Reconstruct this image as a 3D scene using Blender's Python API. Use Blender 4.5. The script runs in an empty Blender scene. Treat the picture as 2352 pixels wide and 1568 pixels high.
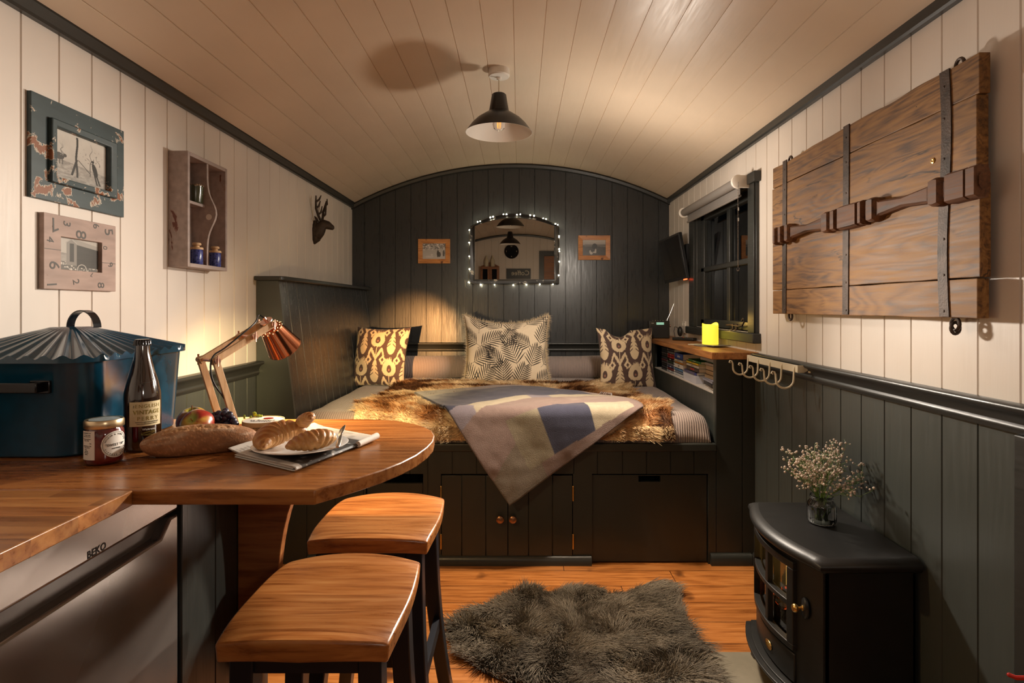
import bpy, bmesh, math, random
import numpy as np
from mathutils import Vector, Matrix
S = bpy.context.scene
C = S.collection
rnd = random.Random(7)
rng = np.random.default_rng(11)
PI = math.pi
# camera frame of the place: camera at (0,0,H) looking along +Y; FL is the focal length in pixels of the 2352x1568 frame
H, FL, VX, VY = 1.21, 1340.0, 1193.0, 705.0
XL, XR, YB, YR = -1.24, 1.11, 4.325, -1.0      # left / right / back / rear wall planes
def pz(px, py, z):            # pixel -> point on the horizontal plane z
    Y = FL*(H-z)/(py-VY); return ((px-VX)/FL*Y, Y, z)
def py_(px, py, Y):           # pixel -> point at depth Y
    return ((px-VX)/FL*Y, Y, H-(py-VY)/FL*Y)
def pxw(px, py, X):           # pixel -> point on the plane x = X
    Y = X*FL/(px-VX); return (X, Y, H-(py-VY)/FL*Y)

# ---------------------------------------------------------------- noise
_T = np.random.default_rng(3).random((256, 256))
def vn(x, y, s=0):
    x = np.asarray(x, float)+s*17.3; y = np.asarray(y, float)+s*9.7
    xi = np.floor(x).astype(int); yi = np.floor(y).astype(int)
    fx = x-xi; fy = y-yi; fx = fx*fx*(3-2*fx); fy = fy*fy*(3-2*fy)
    a = _T[xi & 255, yi & 255]; b = _T[(xi+1) & 255, yi & 255]; c = _T[xi & 255, (yi+1) & 255]; d = _T[(xi+1) & 255, (yi+1) & 255]
    return (a*(1-fx)+b*fx)*(1-fy)+(c*(1-fx)+d*fx)*fy
def fbm(x, y, s=0, o=4):
    r = 0; a = .5; t = 0
    for i in range(o):
        r = r+a*vn(np.asarray(x)*2**i, np.asarray(y)*2**i, s+i*3); t += a; a *= .5
    return r/t

# ---------------------------------------------------------------- objects
def wloc(o):
    v = Vector((0, 0, 0))
    while o is not None:
        v = v+o.location; o = o.parent
    return v
def tag(o, label=None, cat=None, group=None, kind=None):
    if label: o['label'] = label
    if cat: o['category'] = cat
    if group: o['group'] = group
    if kind: o['kind'] = kind
    return o
def thing(name, label, cat, loc, group=None):
    o = bpy.data.objects.new(name, None); C.objects.link(o); o.location = loc; o.empty_display_size = .05
    return tag(o, label, cat, group)
def finish(name, me, mat, parent=None, ang=35, bevel=0, seg=2, keep=False):
    if mat is not None:
        for m in (mat if isinstance(mat, (list, tuple)) else [mat]): me.materials.append(m)
    n = len(me.vertices); co = np.empty(n*3); me.vertices.foreach_get('co', co); co = co.reshape(-1, 3)
    o = bpy.data.objects.new(name, me); C.objects.link(o)
    if keep: org = Vector((0, 0, 0))
    elif parent is not None:
        o.parent = parent; org = wloc(parent)
    else:
        mn, mx = co.min(0), co.max(0); org = Vector(((mn[0]+mx[0])/2, (mn[1]+mx[1])/2, mn[2])); o.location = org
    co = co-np.array(org); me.vertices.foreach_set('co', co.ravel()); me.update()
    if ang:
        me.polygons.foreach_set('use_smooth', [True]*len(me.polygons)); me.set_sharp_from_angle(angle=math.radians(ang))
    if bevel:
        b = o.modifiers.new('bevel', 'BEVEL'); b.width = bevel; b.segments = seg; b.limit_method = 'ANGLE'; b.angle_limit = math.radians(40)
    return o
def copy_tree(o, parent=None):
    c = o.copy(); C.objects.link(c); c.parent = parent
    for ch in list(o.children): copy_tree(ch, c)
    return c

class MB:
    def __init__(s): s.v = []; s.f = []; s.m = []; s.mi = 0
    def add(s, vs, fs):
        n = len(s.v); s.v += [tuple(v) for v in vs]; s.f += [tuple(i+n for i in f) for f in fs]; s.m += [s.mi]*len(fs); return s
    def box(s, x0, x1, y0, y1, z0, z1, M=None):
        vs = [Vector((x, y, z)) for z in (z0, z1) for y in (y0, y1) for x in (x0, x1)]
        if M is not None: vs = [M @ v for v in vs]
        return s.add(vs, [(0, 2, 3, 1), (4, 5, 7, 6), (0, 1, 5, 4), (2, 6, 7, 3), (0, 4, 6, 2), (1, 3, 7, 5)])
    def prism(s, poly, d0, d1, axis='z', M=None):   # poly: 2D points; extruded along axis. x:(y,z) y:(x,z) z:(x,y)
        def mk(p, d):
            v = {'x': (d, p[0], p[1]), 'y': (p[0], d, p[1]), 'z': (p[0], p[1], d)}[axis]
            v = Vector(v); return M @ v if M is not None else v
        n = len(poly); vs = [mk(p, d0) for p in poly]+[mk(p, d1) for p in poly]
        fs = [tuple(range(n-1, -1, -1)), tuple(range(n, 2*n))]+[(i, (i+1) % n, n+(i+1) % n, n+i) for i in range(n)]
        return s.add(vs, fs)
    def tube(s, pts, r, seg=10, caps=True, flat=1.0):
        pts = [Vector(p) for p in pts]; n = len(pts)
        rs = list(r) if isinstance(r, (list, tuple)) else [r]*n
        up = None; rings = []
        for i, p in enumerate(pts):
            t = (pts[min(i+1, n-1)]-pts[max(i-1, 0)])
            if t.length < 1e-9: t = Vector((0, 0, 1))
            t.normalize()
            if up is None:
                up = Vector((0, 0, 1)) if abs(t.z) < .9 else Vector((1, 0, 0))
            a = t.cross(up)
            if a.length < 1e-6: a = t.cross(Vector((0, 1, 0)))
            a.normalize(); b = a.cross(t).normalized(); up = b
            rings.append([p+(a*math.cos(2*PI*k/seg)+b*math.sin(2*PI*k/seg)*flat)*rs[i] for k in range(seg)])
        vs = [v for R in rings for v in R]; fs = []
        for i in range(n-1):
            for k in range(seg):
                k2 = (k+1) % seg; fs.append((i*seg+k, i*seg+k2, (i+1)*seg+k2, (i+1)*seg+k))
        if caps: fs += [tuple(range(seg-1, -1, -1)), tuple((n-1)*seg+k for k in range(seg))]
        return s.add(vs, fs)
    def lathe(s, prof, seg=32, M=None, c=(0, 0, 0), rib=0, nrib=0):   # prof [(r,z)], closed where r==0
        rings = []; vs = []
        for (r, z) in prof:
            if r < 1e-7: rings.append([len(vs)]); vs.append(Vector((0, 0, z)))
            else:
                st = len(vs)
                for k in range(seg):
                    a = 2*PI*k/seg; rr = r*(1+rib*math.cos(nrib*a)) if rib else r
                    vs.append(Vector((rr*math.cos(a), rr*math.sin(a), z)))
                rings.append(list(range(st, st+seg)))
        fs = []
        for A, B in zip(rings, rings[1:]):
            if len(A) == 1 and len(B) == 1: continue
            for k in range(seg):
                k2 = (k+1) % seg
                if len(A) == 1: fs.append((A[0], B[k2], B[k]))
                elif len(B) == 1: fs.append((A[k], A[k2], B[0]))
                else: fs.append((A[k], A[k2], B[k2], B[k]))
        vs = [(M @ v if M is not None else v)+Vector(c) for v in vs]
        return s.add(vs, fs)
    def grid(s, P, closeu=False):
        nu, nv = len(P), len(P[0]); vs = [p for R in P for p in R]; fs = []
        for i in range(nu if closeu else nu-1):
            for j in range(nv-1):
                a = i*nv+j; b = ((i+1) % nu)*nv+j; fs.append((a, b, b+1, a+1))
        return s.add(vs, fs)
    def ball(s, c, r, n=8, sc=(1, 1, 1)):
        pr = [(math.sin(PI*i/n)*1.0, -math.cos(PI*i/n)) for i in range(n+1)]; pr[0] = (0, -1); pr[-1] = (0, 1)
        M = Matrix.Diagonal((r*sc[0], r*sc[1], r*sc[2])).to_4x4()
        return s.lathe(pr, max(8, n*2), M=M, c=c)
    def build(s, name, mat, parent=None, **k):
        me = bpy.data.meshes.new(name); me.from_pydata([tuple(v) for v in s.v], [], s.f)
        if isinstance(mat, (list, tuple)) and len(mat) > 1: me.polygons.foreach_set('material_index', s.m)
        me.validate()
        return finish(name, me, mat, parent, **k)

def surf(name, P, mat, parent=None, col=None, thick=0, closeu=False, off=-1, **k):
    P = np.asarray(P, float); nu, nv = P.shape[:2]
    I = np.arange(nu*nv).reshape(nu, nv)
    if closeu: I = np.vstack([I, I[:1]])
    F = np.stack([I[:-1, :-1], I[1:, :-1], I[1:, 1:], I[:-1, 1:]], -1).reshape(-1, 4)
    me = bpy.data.meshes.new(name); me.vertices.add(nu*nv); me.vertices.foreach_set('co', P.ravel())
    me.loops.add(F.size); me.loops.foreach_set('vertex_index', F.ravel().astype(np.int32))
    me.polygons.add(len(F)); me.polygons.foreach_set('loop_start', (np.arange(len(F))*4).astype(np.int32))
    me.update(calc_edges=True)
    if col is not None: setcol(me, col)
    o = finish(name, me, mat, parent, **k)
    if thick:
        m = o.modifiers.new('thick', 'SOLIDIFY'); m.thickness = thick; m.offset = off
    return o
def setcol(me, col):
    col = np.asarray(col, float).reshape(-1, 3); a = me.attributes.new('col', 'FLOAT_COLOR', 'POINT')
    a.data.foreach_set('color', np.hstack([col, np.ones((len(col), 1))]).ravel().astype(np.float32))
def fur(name, parent, roots, tips, mid, col, rad, mat, kind='stuff'):
    N = len(roots); org = np.array(wloc(parent)) if parent else np.zeros(3)
    hc = bpy.data.hair_curves.new(name); K = 4; hc.add_curves([K]*N)
    t = np.linspace(0, 1, K)[None, :, None]
    P = (1-t)**2*roots[:, None]+2*t*(1-t)*mid[:, None]+t*t*tips[:, None]-org
    hc.points.foreach_set('position', P.ravel().astype(np.float32))
    R = (rad*np.array([1, .9, .65, .15]))[None].repeat(N, 0)
    hc.points.foreach_set('radius', R.ravel().astype(np.float32))
    a = hc.attributes.new('col', 'FLOAT_COLOR', 'CURVE')
    a.data.foreach_set('color', np.hstack([col, np.ones((N, 1))]).ravel().astype(np.float32))
    hc.materials.append(mat); o = bpy.data.objects.new(name, hc); C.objects.link(o)
    if parent: o.parent = parent
    if kind: o['kind'] = kind
    return o

# ---------------------------------------------------------------- lettering
def text_mesh(s, size, ext=.0002, space=1.0, bold=0.0):
    cu = bpy.data.curves.new('t', 'FONT'); cu.body = s; cu.size = size; cu.align_x = 'CENTER'; cu.align_y = 'CENTER'
    cu.extrude = ext; cu.space_character = space; cu.offset = bold; cu.resolution_u = 3
    o = bpy.data.objects.new('t', cu); C.objects.link(o); dg = bpy.context.evaluated_depsgraph_get(); dg.update()
    me = bpy.data.meshes.new_from_object(o.evaluated_get(dg)); bpy.data.objects.remove(o); bpy.data.curves.remove(cu)
    return me
def basis(o, right, up):
    r = Vector(right).normalized(); u = Vector(up).normalized(); n = r.cross(u)
    M = Matrix((r, u, n)).transposed().to_4x4(); M.translation = Vector(o); return M
def letters(name, items, mat, parent):
    """items: (string, size, mapping function taking a Vector in the letter plane) joined into one mesh"""
    V = []; F = []
    for (s, size, fn, kw) in items:
        me = text_mesh(s, size, **kw); n = len(V); V += [tuple(fn(v.co)) for v in me.vertices]
        F += [tuple(i+n for i in p.vertices) for p in me.polygons]; bpy.data.meshes.remove(me)
    me = bpy.data.meshes.new(name); me.from_pydata(V, [], F)
    return finish(name, me, mat, parent, ang=0)
def plane_fn(M, dx=0, dy=0, rot=0):
    R = Matrix.Rotation(rot, 4, 'Z')
    return lambda v: M @ (R @ v+Vector((dx, dy, 0)))

# ---------------------------------------------------------------- materials
class NT:
    def __init__(s, name):
        s.m = bpy.data.materials.new(name); s.m.use_nodes = True; s.t = s.m.node_tree; s.n = s.t.nodes; s.l = s.t.links
        s.b = s.n['Principled BSDF']
    def new(s, t, **k):
        x = s.n.new(t)
        for a, v in k.items():
            if hasattr(x, a) and a not in ('Scale',): setattr(x, a, v)
        return x
    def link(s, a, b): s.l.new(a, b)
    def val(s, x, **k):
        for a, v in k.items():
            for i in x.inputs:
                if i.name.replace(' ', '_') == a: i.default_value = v; break
    def coord(s, scale=(1, 1, 1), rot=(0, 0, 0)):
        tc = s.new('ShaderNodeTexCoord'); mp = s.new('ShaderNodeMapping'); s.link(tc.outputs['Object'], mp.inputs['Vector'])
        mp.inputs['Scale'].default_value = scale; mp.inputs['Rotation'].default_value = rot; return mp.outputs['Vector']
    def noise(s, vec, scale, detail=4, rough=.5, dist=0):
        n = s.new('ShaderNodeTexNoise'); s.link(vec, n.inputs['Vector']); n.inputs['Scale'].default_value = scale
        n.inputs['Detail'].default_value = detail; n.inputs['Roughness'].default_value = rough; n.inputs['Distortion'].default_value = dist
        return n.outputs['Fac']
    def ramp(s, fac, stops):
        r = s.new('ShaderNodeValToRGB'); e = r.color_ramp.elements
        while len(e) < len(stops): e.new(.5)
        for x, (p, c) in zip(e, stops):
            x.position = p; x.color = (c[0], c[1], c[2], 1) if isinstance(c, (tuple, list)) else (c, c, c, 1)
        s.link(fac, r.inputs['Fac']); return r.outputs['Color']
    def mix(s, fac, a, b, mode='MIX'):
        m = s.new('ShaderNodeMix'); m.data_type = 'RGBA'; m.blend_type = mode
        for i, v in ((0, fac), (6, a), (7, b)):
            if isinstance(v, bpy.types.NodeSocket): s.link(v, m.inputs[i])
            elif i == 0: m.inputs[0].default_value = float(v)
            else: m.inputs[i].default_value = (v[0], v[1], v[2], 1)
        return m.outputs[2]
    def math(s, op, a, b=None):
        m = s.new('ShaderNodeMath'); m.operation = op
        for i, v in enumerate((a, b)):
            if v is None: continue
            if isinstance(v, bpy.types.NodeSocket): s.link(v, m.inputs[i])
            else: m.inputs[i].default_value = v
        return m.outputs[0]
    def bump(s, h, strength, dist=.002):
        b = s.new('ShaderNodeBump'); b.inputs['Strength'].default_value = strength; b.inputs['Distance'].default_value = dist
        s.link(h, b.inputs['Height']); s.link(b.outputs['Normal'], s.b.inputs['Normal'])
def MAT(name, col, rough=.5, metal=0, var=.06, vs=8, bump=0, bs=60, coat=0, trans=0, ior=1.45, emis=None, es=0, sheen=0, spec=None, attr=False, bscale=(1, 1, 1), sss=0, rv=0):
    t = NT(name); b = t.b; v = t.coord(bscale)
    if attr:
        a = t.new('ShaderNodeAttribute'); a.attribute_name = 'col'; base = a.outputs['Color']
        if var: base = t.mix(1.0, base, t.ramp(t.noise(v, vs), [(.3, 1-var), (.7, 1.0)]), 'MULTIPLY')
        t.link(base, b.inputs['Base Color'])
    elif var:
        lo = [c*(1-var) for c in col]; hi = [min(1, c*(1+var)) for c in col]
        t.link(t.ramp(t.noise(v, vs), [(.3, lo), (.7, hi)]), b.inputs['Base Color'])
    else: b.inputs['Base Color'].default_value = (*col, 1)
    b.inputs['Roughness'].default_value = rough; b.inputs['Metallic'].default_value = metal
    if rv:
        t.link(t.ramp(t.noise(v, vs*3), [(.3, max(0, rough-rv)), (.7, min(1, rough+rv))]), b.inputs['Roughness'])
    if coat: b.inputs['Coat Weight'].default_value = coat; b.inputs['Coat Roughness'].default_value = .15
    if trans: b.inputs['Transmission Weight'].default_value = trans; b.inputs['IOR'].default_value = ior
    if sheen: b.inputs['Sheen Weight'].default_value = sheen; b.inputs['Sheen Roughness'].default_value = .4
    if spec is not None: b.inputs['Specular IOR Level'].default_value = spec
    if emis: b.inputs['Emission Color'].default_value = (*emis, 1); b.inputs['Emission Strength'].default_value = es
    if sss: b.inputs['Subsurface Weight'].default_value = sss; b.inputs['Subsurface Radius'].default_value = (.02, .01, .005)
    if bump: t.bump(t.noise(v, bs, 6), bump)
    return t.m
def PAINT(name, col, rough=.45, brush=.25, axis='z'):
    """brushed gloss paint over boards: fine streaks along the boards"""
    sc = {'z': (1, 1, .08), 'y': (1, .08, 1), 'x': (.08, 1, 1)}[axis]
    t = NT(name); v = t.coord(sc); n = t.noise(v, 90, 5, .6); v2 = t.coord(); n2 = t.noise(v2, 2.2, 3)
    lo = [c*.93 for c in col]; hi = [min(1, c*1.05) for c in col]
    t.link(t.ramp(n2, [(.3, lo), (.7, hi)]), t.b.inputs['Base Color'])
    t.link(t.ramp(n, [(.3, rough-.06), (.7, rough+.08)]), t.b.inputs['Roughness'])
    t.bump(t.math('ADD', n, t.math('MULTIPLY', t.noise(v2, 14, 3), .8)), brush, .0012)
    return t.m
def WOOD(name, c1, c2, c3, axis='x', scale=6, rough=.4, plank=None, seam=.0, coat=0, bump=.15, across=None, length=1.2, knots=0, dark=.78, rings=7.0, ringw=.28, cracks=0):
    """grain runs along axis; plank=width of the staves laid side by side along 'across'"""
    t = NT(name); tc = t.new('ShaderNodeTexCoord'); sp = t.new('ShaderNodeSeparateXYZ'); t.link(tc.outputs['Object'], sp.inputs[0])
    ax = {'x': 0, 'y': 1, 'z': 2}; ai = ax[axis]; ci = ax[across] if across else (1 if ai == 0 else 0)
    A, X = sp.outputs[ai], sp.outputs[ci]
    vec = tc.outputs['Object']; tone = None
    if plank:
        k = t.math('FLOOR', t.math('DIVIDE', X, plank)); w = t.new('ShaderNodeTexWhiteNoise'); w.noise_dimensions = '1D'; t.link(k, w.inputs['W'])
        off = t.math('MULTIPLY', w.outputs['Value'], 7.3)
        j = t.math('FLOOR', t.math('DIVIDE', t.math('ADD', A, off), length))
        w2 = t.new('ShaderNodeTexWhiteNoise'); w2.noise_dimensions = '2D'; cb = t.new('ShaderNodeCombineXYZ'); t.link(k, cb.inputs[0]); t.link(j, cb.inputs[1]); t.link(cb.outputs[0], w2.inputs['Vector'])
        tone = w2.outputs['Value']
        cb2 = t.new('ShaderNodeCombineXYZ')
        for i in range(3): t.link(t.math('ADD', sp.outputs[i], t.math('MULTIPLY', tone, 3.1+i)), cb2.inputs[i])
        vec = cb2.outputs[0]
    mp = t.new('ShaderNodeMapping'); t.link(vec, mp.inputs['Vector']); sc = [1, 1, 1]; sc[ai] = .07; mp.inputs['Scale'].default_value = sc
    n = t.noise(mp.outputs[0], scale*11, 7, .62, .3); sc2 = [1, 1, 1]; sc2[ai] = .12
    mp2 = t.new('ShaderNodeMapping'); t.link(vec, mp2.inputs['Vector']); mp2.inputs['Scale'].default_value = sc2
    wv = t.noise(mp2.outputs[0], scale*1.3, 2, .4, .5); ring = t.math('FRACT', t.math('MULTIPLY', wv, rings))
    ring = t.math('ABSOLUTE', t.math('SUBTRACT', ring, .5))
    f = t.math('ADD', t.math('MULTIPLY', n, .85), t.math('MULTIPLY', ring, ringw))
    colr = t.ramp(f, [(.32, c1), (.50, c2), (.72, c3)])
    if plank:
        colr = t.mix(1.0, colr, t.ramp(tone, [(0, dark), (1, 1.12)]), 'MULTIPLY')
        if seam:
            fr = t.math('FRACT', t.math('DIVIDE', X, plank)); d = t.math('MINIMUM', fr, t.math('SUBTRACT', 1.0, fr))
            fa = t.math('FRACT', t.math('DIVIDE', t.math('ADD', A, off), length)); d2 = t.math('MULTIPLY', t.math('MINIMUM', fa, t.math('SUBTRACT', 1.0, fa)), length/plank)
            g = t.math('GREATER_THAN', t.math('MINIMUM', d, d2), seam)
            colr = t.mix(g, (c1[0]*.22, c1[1]*.2, c1[2]*.2), colr)
    if knots:
        kn = t.noise(t.coord(), knots, 2, .4); colr = t.mix(t.ramp(kn, [(.66, 0), (.74, 1)]), colr, (c1[0]*.35, c1[1]*.3, c1[2]*.3))
    if cracks:
        sc3 = [1, 1, 1]; sc3[ai] = .16; mp3 = t.new('ShaderNodeMapping'); t.link(vec, mp3.inputs['Vector']); mp3.inputs['Scale'].default_value = sc3
        ck = t.math('ABSOLUTE', t.math('SUBTRACT', t.noise(mp3.outputs[0], cracks, 6, .55, .3), .5)); gate = t.noise(t.coord(), 4.5, 2)
        cm = t.math('MULTIPLY', t.ramp(ck, [(.0015, 1), (.006, 0)]), t.ramp(gate, [(.50, 0), (.56, 1)])); colr = t.mix(cm, colr, (c1[0]*.18, c1[1]*.16, c1[2]*.16))
        pit = t.noise(t.coord((1, 1, 1)), 150, 2); pg = t.noise(t.coord(), 7, 2); colr = t.mix(t.math('MULTIPLY', t.ramp(pit, [(.70, 0), (.74, 1)]), t.ramp(pg, [(.55, 0), (.62, 1)])), colr, (c1[0]*.15, c1[1]*.13, c1[2]*.13))
    t.link(colr, t.b.inputs['Base Color']); t.link(t.ramp(n, [(.3, rough-.06), (.7, rough+.12)]), t.b.inputs['Roughness'])
    if coat: t.b.inputs['Coat Weight'].default_value = coat; t.b.inputs['Coat Roughness'].default_value = .25
    t.bump(f, bump, .001)
    return t.m
def WORN(name, paint, wood, white, rough=.55, amt=.62, scale=9, edge=None, sc=(1, 1, 1)):
    """chipped paint: bare wood with a pale rim shows through a painted coat"""
    t = NT(name); v = t.coord(sc); n = t.noise(v, scale, 5, .62, .4); m = t.noise(t.coord(), scale*.45, 2)
    f = t.math('ADD', t.math('MULTIPLY', n, .8), t.math('MULTIPLY', m, .25))
    c = t.ramp(t.noise(t.coord((1, .2, 1)), 40, 4), [(.3, [x*.8 for x in paint]), (.7, [x*1.15 for x in paint])])
    c = t.mix(t.ramp(f, [(amt-.012, 0), (amt, 1)]), c, white); c = t.mix(t.ramp(f, [(amt+.012, 0), (amt+.02, 1)]), c, wood)
    t.link(c, t.b.inputs['Base Color']); t.b.inputs['Roughness'].default_value = rough; t.bump(t.ramp(f, [(amt-.02, 1), (amt+.02, 0)]), .4, .001)
    return t.m
def GLASS(name, col=(1, 1, 1), rough=0, ior=1.45):
    t = NT(name); b = t.b; b.inputs['Base Color'].default_value = (*col, 1); b.inputs['Transmission Weight'].default_value = 1
    b.inputs['Roughness'].default_value = rough; b.inputs['IOR'].default_value = ior; return t.m
def FURMAT(name, rough=.6):
    t = NT(name); a = t.new('ShaderNodeAttribute'); a.attribute_name = 'col'; t.link(a.outputs['Color'], t.b.inputs['Base Color'])
    t.b.inputs['Roughness'].default_value = rough; t.b.inputs['Specular IOR Level'].default_value = .25
    return t.m

m_white = PAINT('cream_boards', (.69, .625, .56), .42)
m_ceil = PAINT('cream_ceiling', (.64, .52, .395), .40, axis='y')
m_dark = PAINT('charcoal_boards', (.030, .033, .035), .30)
m_green = PAINT('grey_green_boards', (.054, .061, .056), .34)
m_trim = PAINT('charcoal_trim', (.026, .027, .025), .35, axis='y')
m_cab = PAINT('charcoal_cabinet', (.026, .028, .025), .34)
m_floor = WOOD('oak_floor', (.21, .066, .014), (.39, .14, .032), (.49, .20, .055), 'x', 7, .33, plank=.145, seam=.012, coat=.15, across='y', length=1.5, bump=.1, knots=7)
m_table = WOOD('oak_table', (.17, .052, .012), (.30, .108, .026), (.40, .165, .044), 'x', 7, .27, plank=.105, coat=.3, across='y', length=5, bump=.06)
m_work = WOOD('oak_worktop', (.20, .066, .016), (.36, .140, .036), (.46, .21, .06), 'x', 7, .3, plank=.042, coat=.25, across='y', length=.35, bump=.06)
m_seat = WOOD('oak_seat', (.20, .062, .014), (.35, .125, .030), (.46, .20, .056), 'x', 7, .3, plank=.075, coat=.3, across='y', length=5, bump=.06)
m_oakedge = WOOD('oak_shelf', (.22, .08, .02), (.42, .17, .045), (.5, .24, .08), 'y', 7, .4, plank=.09, across='x', length=3, bump=.1)
m_oakpanel = WOOD('oak_bracket', (.16, .05, .015), (.28, .10, .03), (.36, .15, .045), 'x', 6, .4, across='z')
m_pale = WOOD('beech', (.42, .25, .11), (.55, .35, .18), (.62, .42, .24), 'z', 10, .5, bump=.08)
m_old = WOOD('old_teak', (.07, .028, .007), (.215, .100, .026), (.32, .165, .050), 'y', 8, .62, plank=.215, across='z', length=6, bump=.5, rings=16, ringw=.30, cracks=5)
m_oldbar = WOOD('carved_teak', (.04, .015, .006), (.12, .048, .018), (.20, .088, .036), 'y', 9, .68, bump=.5, across='z')
m_smallfr = WOOD('honey_oak', (.30, .10, .025), (.50, .20, .05), (.6, .28, .09), 'x', 12, .4, bump=.1, knots=24, across='z')
m_iron = MAT('rusty_iron', (.060, .040, .030), .6, .4, .5, 30, .5, 180)
m_black = MAT('stove_black', (.012, .012, .012), .42, .1, .2, 20, .12, 300)
m_stoolleg = MAT('navy_leg', (.008, .009, .014), .35, 0, .1)
m_enamel = MAT('blue_enamel', (.004, .050, .095), .2, 0, .12, 30, .06, 25, coat=.25)
m_blackgl = MAT('black_gloss', (.006, .006, .008), .12, 0, 0)
m_blackpl = MAT('black_plastic', (.012, .012, .013), .4, 0, .1, bump=.05)
m_steel = MAT('steel', (.6, .58, .55), .25, 1, .05)
m_silver = MAT('silver_fridge', (.30, .265, .24), .24, .7, .03, 3)
m_copper = MAT('copper', (.58, .22, .11), .14, 1, .05)
m_rosecop = MAT('rose_copper', (.83, .50, .38), .3, 1, .05)
m_brass = MAT('brass', (.65, .42, .14), .3, 1, .1)
m_agedcop = MAT('aged_copper', (.30, .15, .08), .35, 1, .3, 60)
m_creammet = MAT('cream_metal', (.62, .56, .42), .38, 0, .04)
m_wplast = MAT('white_plastic', (.72, .68, .62), .4, 0, .03)
m_porc = MAT('porcelain', (.75, .72, .68), .15, 0, .02, coat=.4)
m_paper = MAT('paper', (.70, .65, .58), .8, 0, .06, 30)
m_pages = MAT('page_block', (.60, .47, .34), .85, 0, .2, 300, bscale=(.1, .1, 4), bump=.3, bs=200)
m_cream = MAT('cream_label', (.62, .52, .30), .6, 0, .03)
m_lwhite = MAT('white_label', (.75, .72, .66), .6, 0, .02)
m_ink = MAT('ink', (.01, .01, .01), .6, 0, 0)
m_goldink = MAT('gold_ink', (.24, .18, .03), .45, .2, 0)
m_inkgrey = MAT('grey_ink', (.08, .075, .07), .6, 0, 0)
m_col = MAT('painted', (1, 1, 1), .7, 0, .06, 60, attr=True)
m_print = MAT('photo_print', (1, 1, 1), .35, 0, 0, attr=True)
m_cloth = MAT('printed_cloth', (1, 1, 1), .85, 0, .12, 400, .35, 700, attr=True, sheen=.2)
m_wool = MAT('wool_cloth', (1, 1, 1), .95, 0, .15, 300, .8, 260, attr=True, sheen=.35)
m_fur = FURMAT('fur')
m_glass = GLASS('clear_glass')
m_water = GLASS('water', (.98, 1, .98), 0, 1.33)
# ================================================================ ROOM
def arcfit(p, q, r):
    (ax, az), (bx, bz), (cx, cz) = p, q, r
    d = 2*(ax*(bz-cz)+bx*(cz-az)+cx*(az-bz))
    ux = ((ax*ax+az*az)*(bz-cz)+(bx*bx+bz*bz)*(cz-az)+(cx*cx+cz*cz)*(az-bz))/d
    uz = ((ax*ax+az*az)*(cx-bx)+(bx*bx+bz*bz)*(ax-cx)+(cx*cx+cz*cz)*(bx-ax))/d
    return ux, uz, math.hypot(ax-ux, az-uz)
AX, AZ, AR = arcfit((-1.218, 1.980), (1.084, 2.0146), (-.068, 2.269))
def arch(x): return AZ+math.sqrt(max(0, AR*AR-(x-AX)**2))
def notched(a0, a1, df, db, gr, w=.006, dep=.004):
    """outline with V grooves in the front edge (df) and a flat back edge (db)"""
    s = 1 if db > df else -1; p = [(a0, df)]
    for g in sorted(gr):
        if a0+w < g < a1-w: p += [(g-w/2, df), (g-w*.2, df+s*dep), (g+w*.2, df+s*dep), (g+w/2, df)]
    return p+[(a1, df), (a1, db), (a0, db)]
def grooves(g0, sp, a0, a1):
    k0 = math.floor((a0-g0)/sp); return [g0+sp*k for k in range(k0, k0+int((a1-a0)/sp)+3) if a0 < g0+sp*k < a1]
def wallsheet(mb, kind, const, a0, a1, z0, z1, gr, out=1, w=.006, dep=.004):
    """kind 'x': wall on plane x=const running along y; 'y': on plane y=const running along x. z1 may be a function"""
    pts = [(a0, 0)]
    for g in sorted(gr):
        if a0+w < g < a1-w: pts += [(g-w/2, 0), (g-w*.2, dep), (g+w*.2, dep), (g+w/2, 0)]
    pts.append((a1, 0)); P = []
    if callable(z1):
        ext = []
        for (a, d), (b, e) in zip(pts, pts[1:]): ext += [(a, d)]+([((a*2+b)/3, d), ((a+b*2)/3, d)] if b-a > .03 else [])
        pts = ext+[pts[-1]]
    for (a, d) in pts:
        t = z1(a) if callable(z1) else z1; c = const+out*d
        P.append([(c, a, z0), (c, a, t)] if kind == 'x' else [(a, c, z0), (a, c, t)])
    mb.grid(P)
def struct(mb, name, mat, label, **k):
    o = mb.build(name, mat, **k); tag(o, label, None, None, 'structure'); return o
SPL = .1205
gl = grooves(1.451, SPL, YR, YB); grr = grooves(1.4125, SPL, YR, YB); gb = grooves(-1.149, .1147, XL, XR)
RAILL, RAILR = .957, .997
mb = MB(); wallsheet(mb, 'x', XL, YR, YB, RAILL-.03, 2.02, gl, -1); mb.mi = 1; wallsheet(mb, 'x', XL, YR, YB, 0, RAILL-.03, gl, -1)
struct(mb, 'wall_left', [m_white, m_green], 'cream tongue and groove boards above grey green boards on the left wall', ang=20)
WY0, WY1, WZ0, WZ1 = 2.787, 3.65, 1.09, 1.79
mb = MB()
wallsheet(mb, 'x', XR, YR, WY0, RAILR-.03, 2.05, grr); wallsheet(mb, 'x', XR, WY0, WY1, RAILR-.03, WZ0, grr)
wallsheet(mb, 'x', XR, WY0, WY1, WZ1, 2.05, grr); wallsheet(mb, 'x', XR, WY1, YB, RAILR-.03, 2.05, grr)
mb.mi = 1; wallsheet(mb, 'x', XR, YR, YB, 0, RAILR-.03, grr)
struct(mb, 'wall_right', [m_white, m_green], 'cream boards above grey green boards on the window wall', ang=20)
mb = MB(); wallsheet(mb, 'y', YB, XL, XR, 0, arch, gb); struct(mb, 'wall_back', m_dark, 'charcoal boarded arched end wall behind the bed', ang=20)
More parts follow.
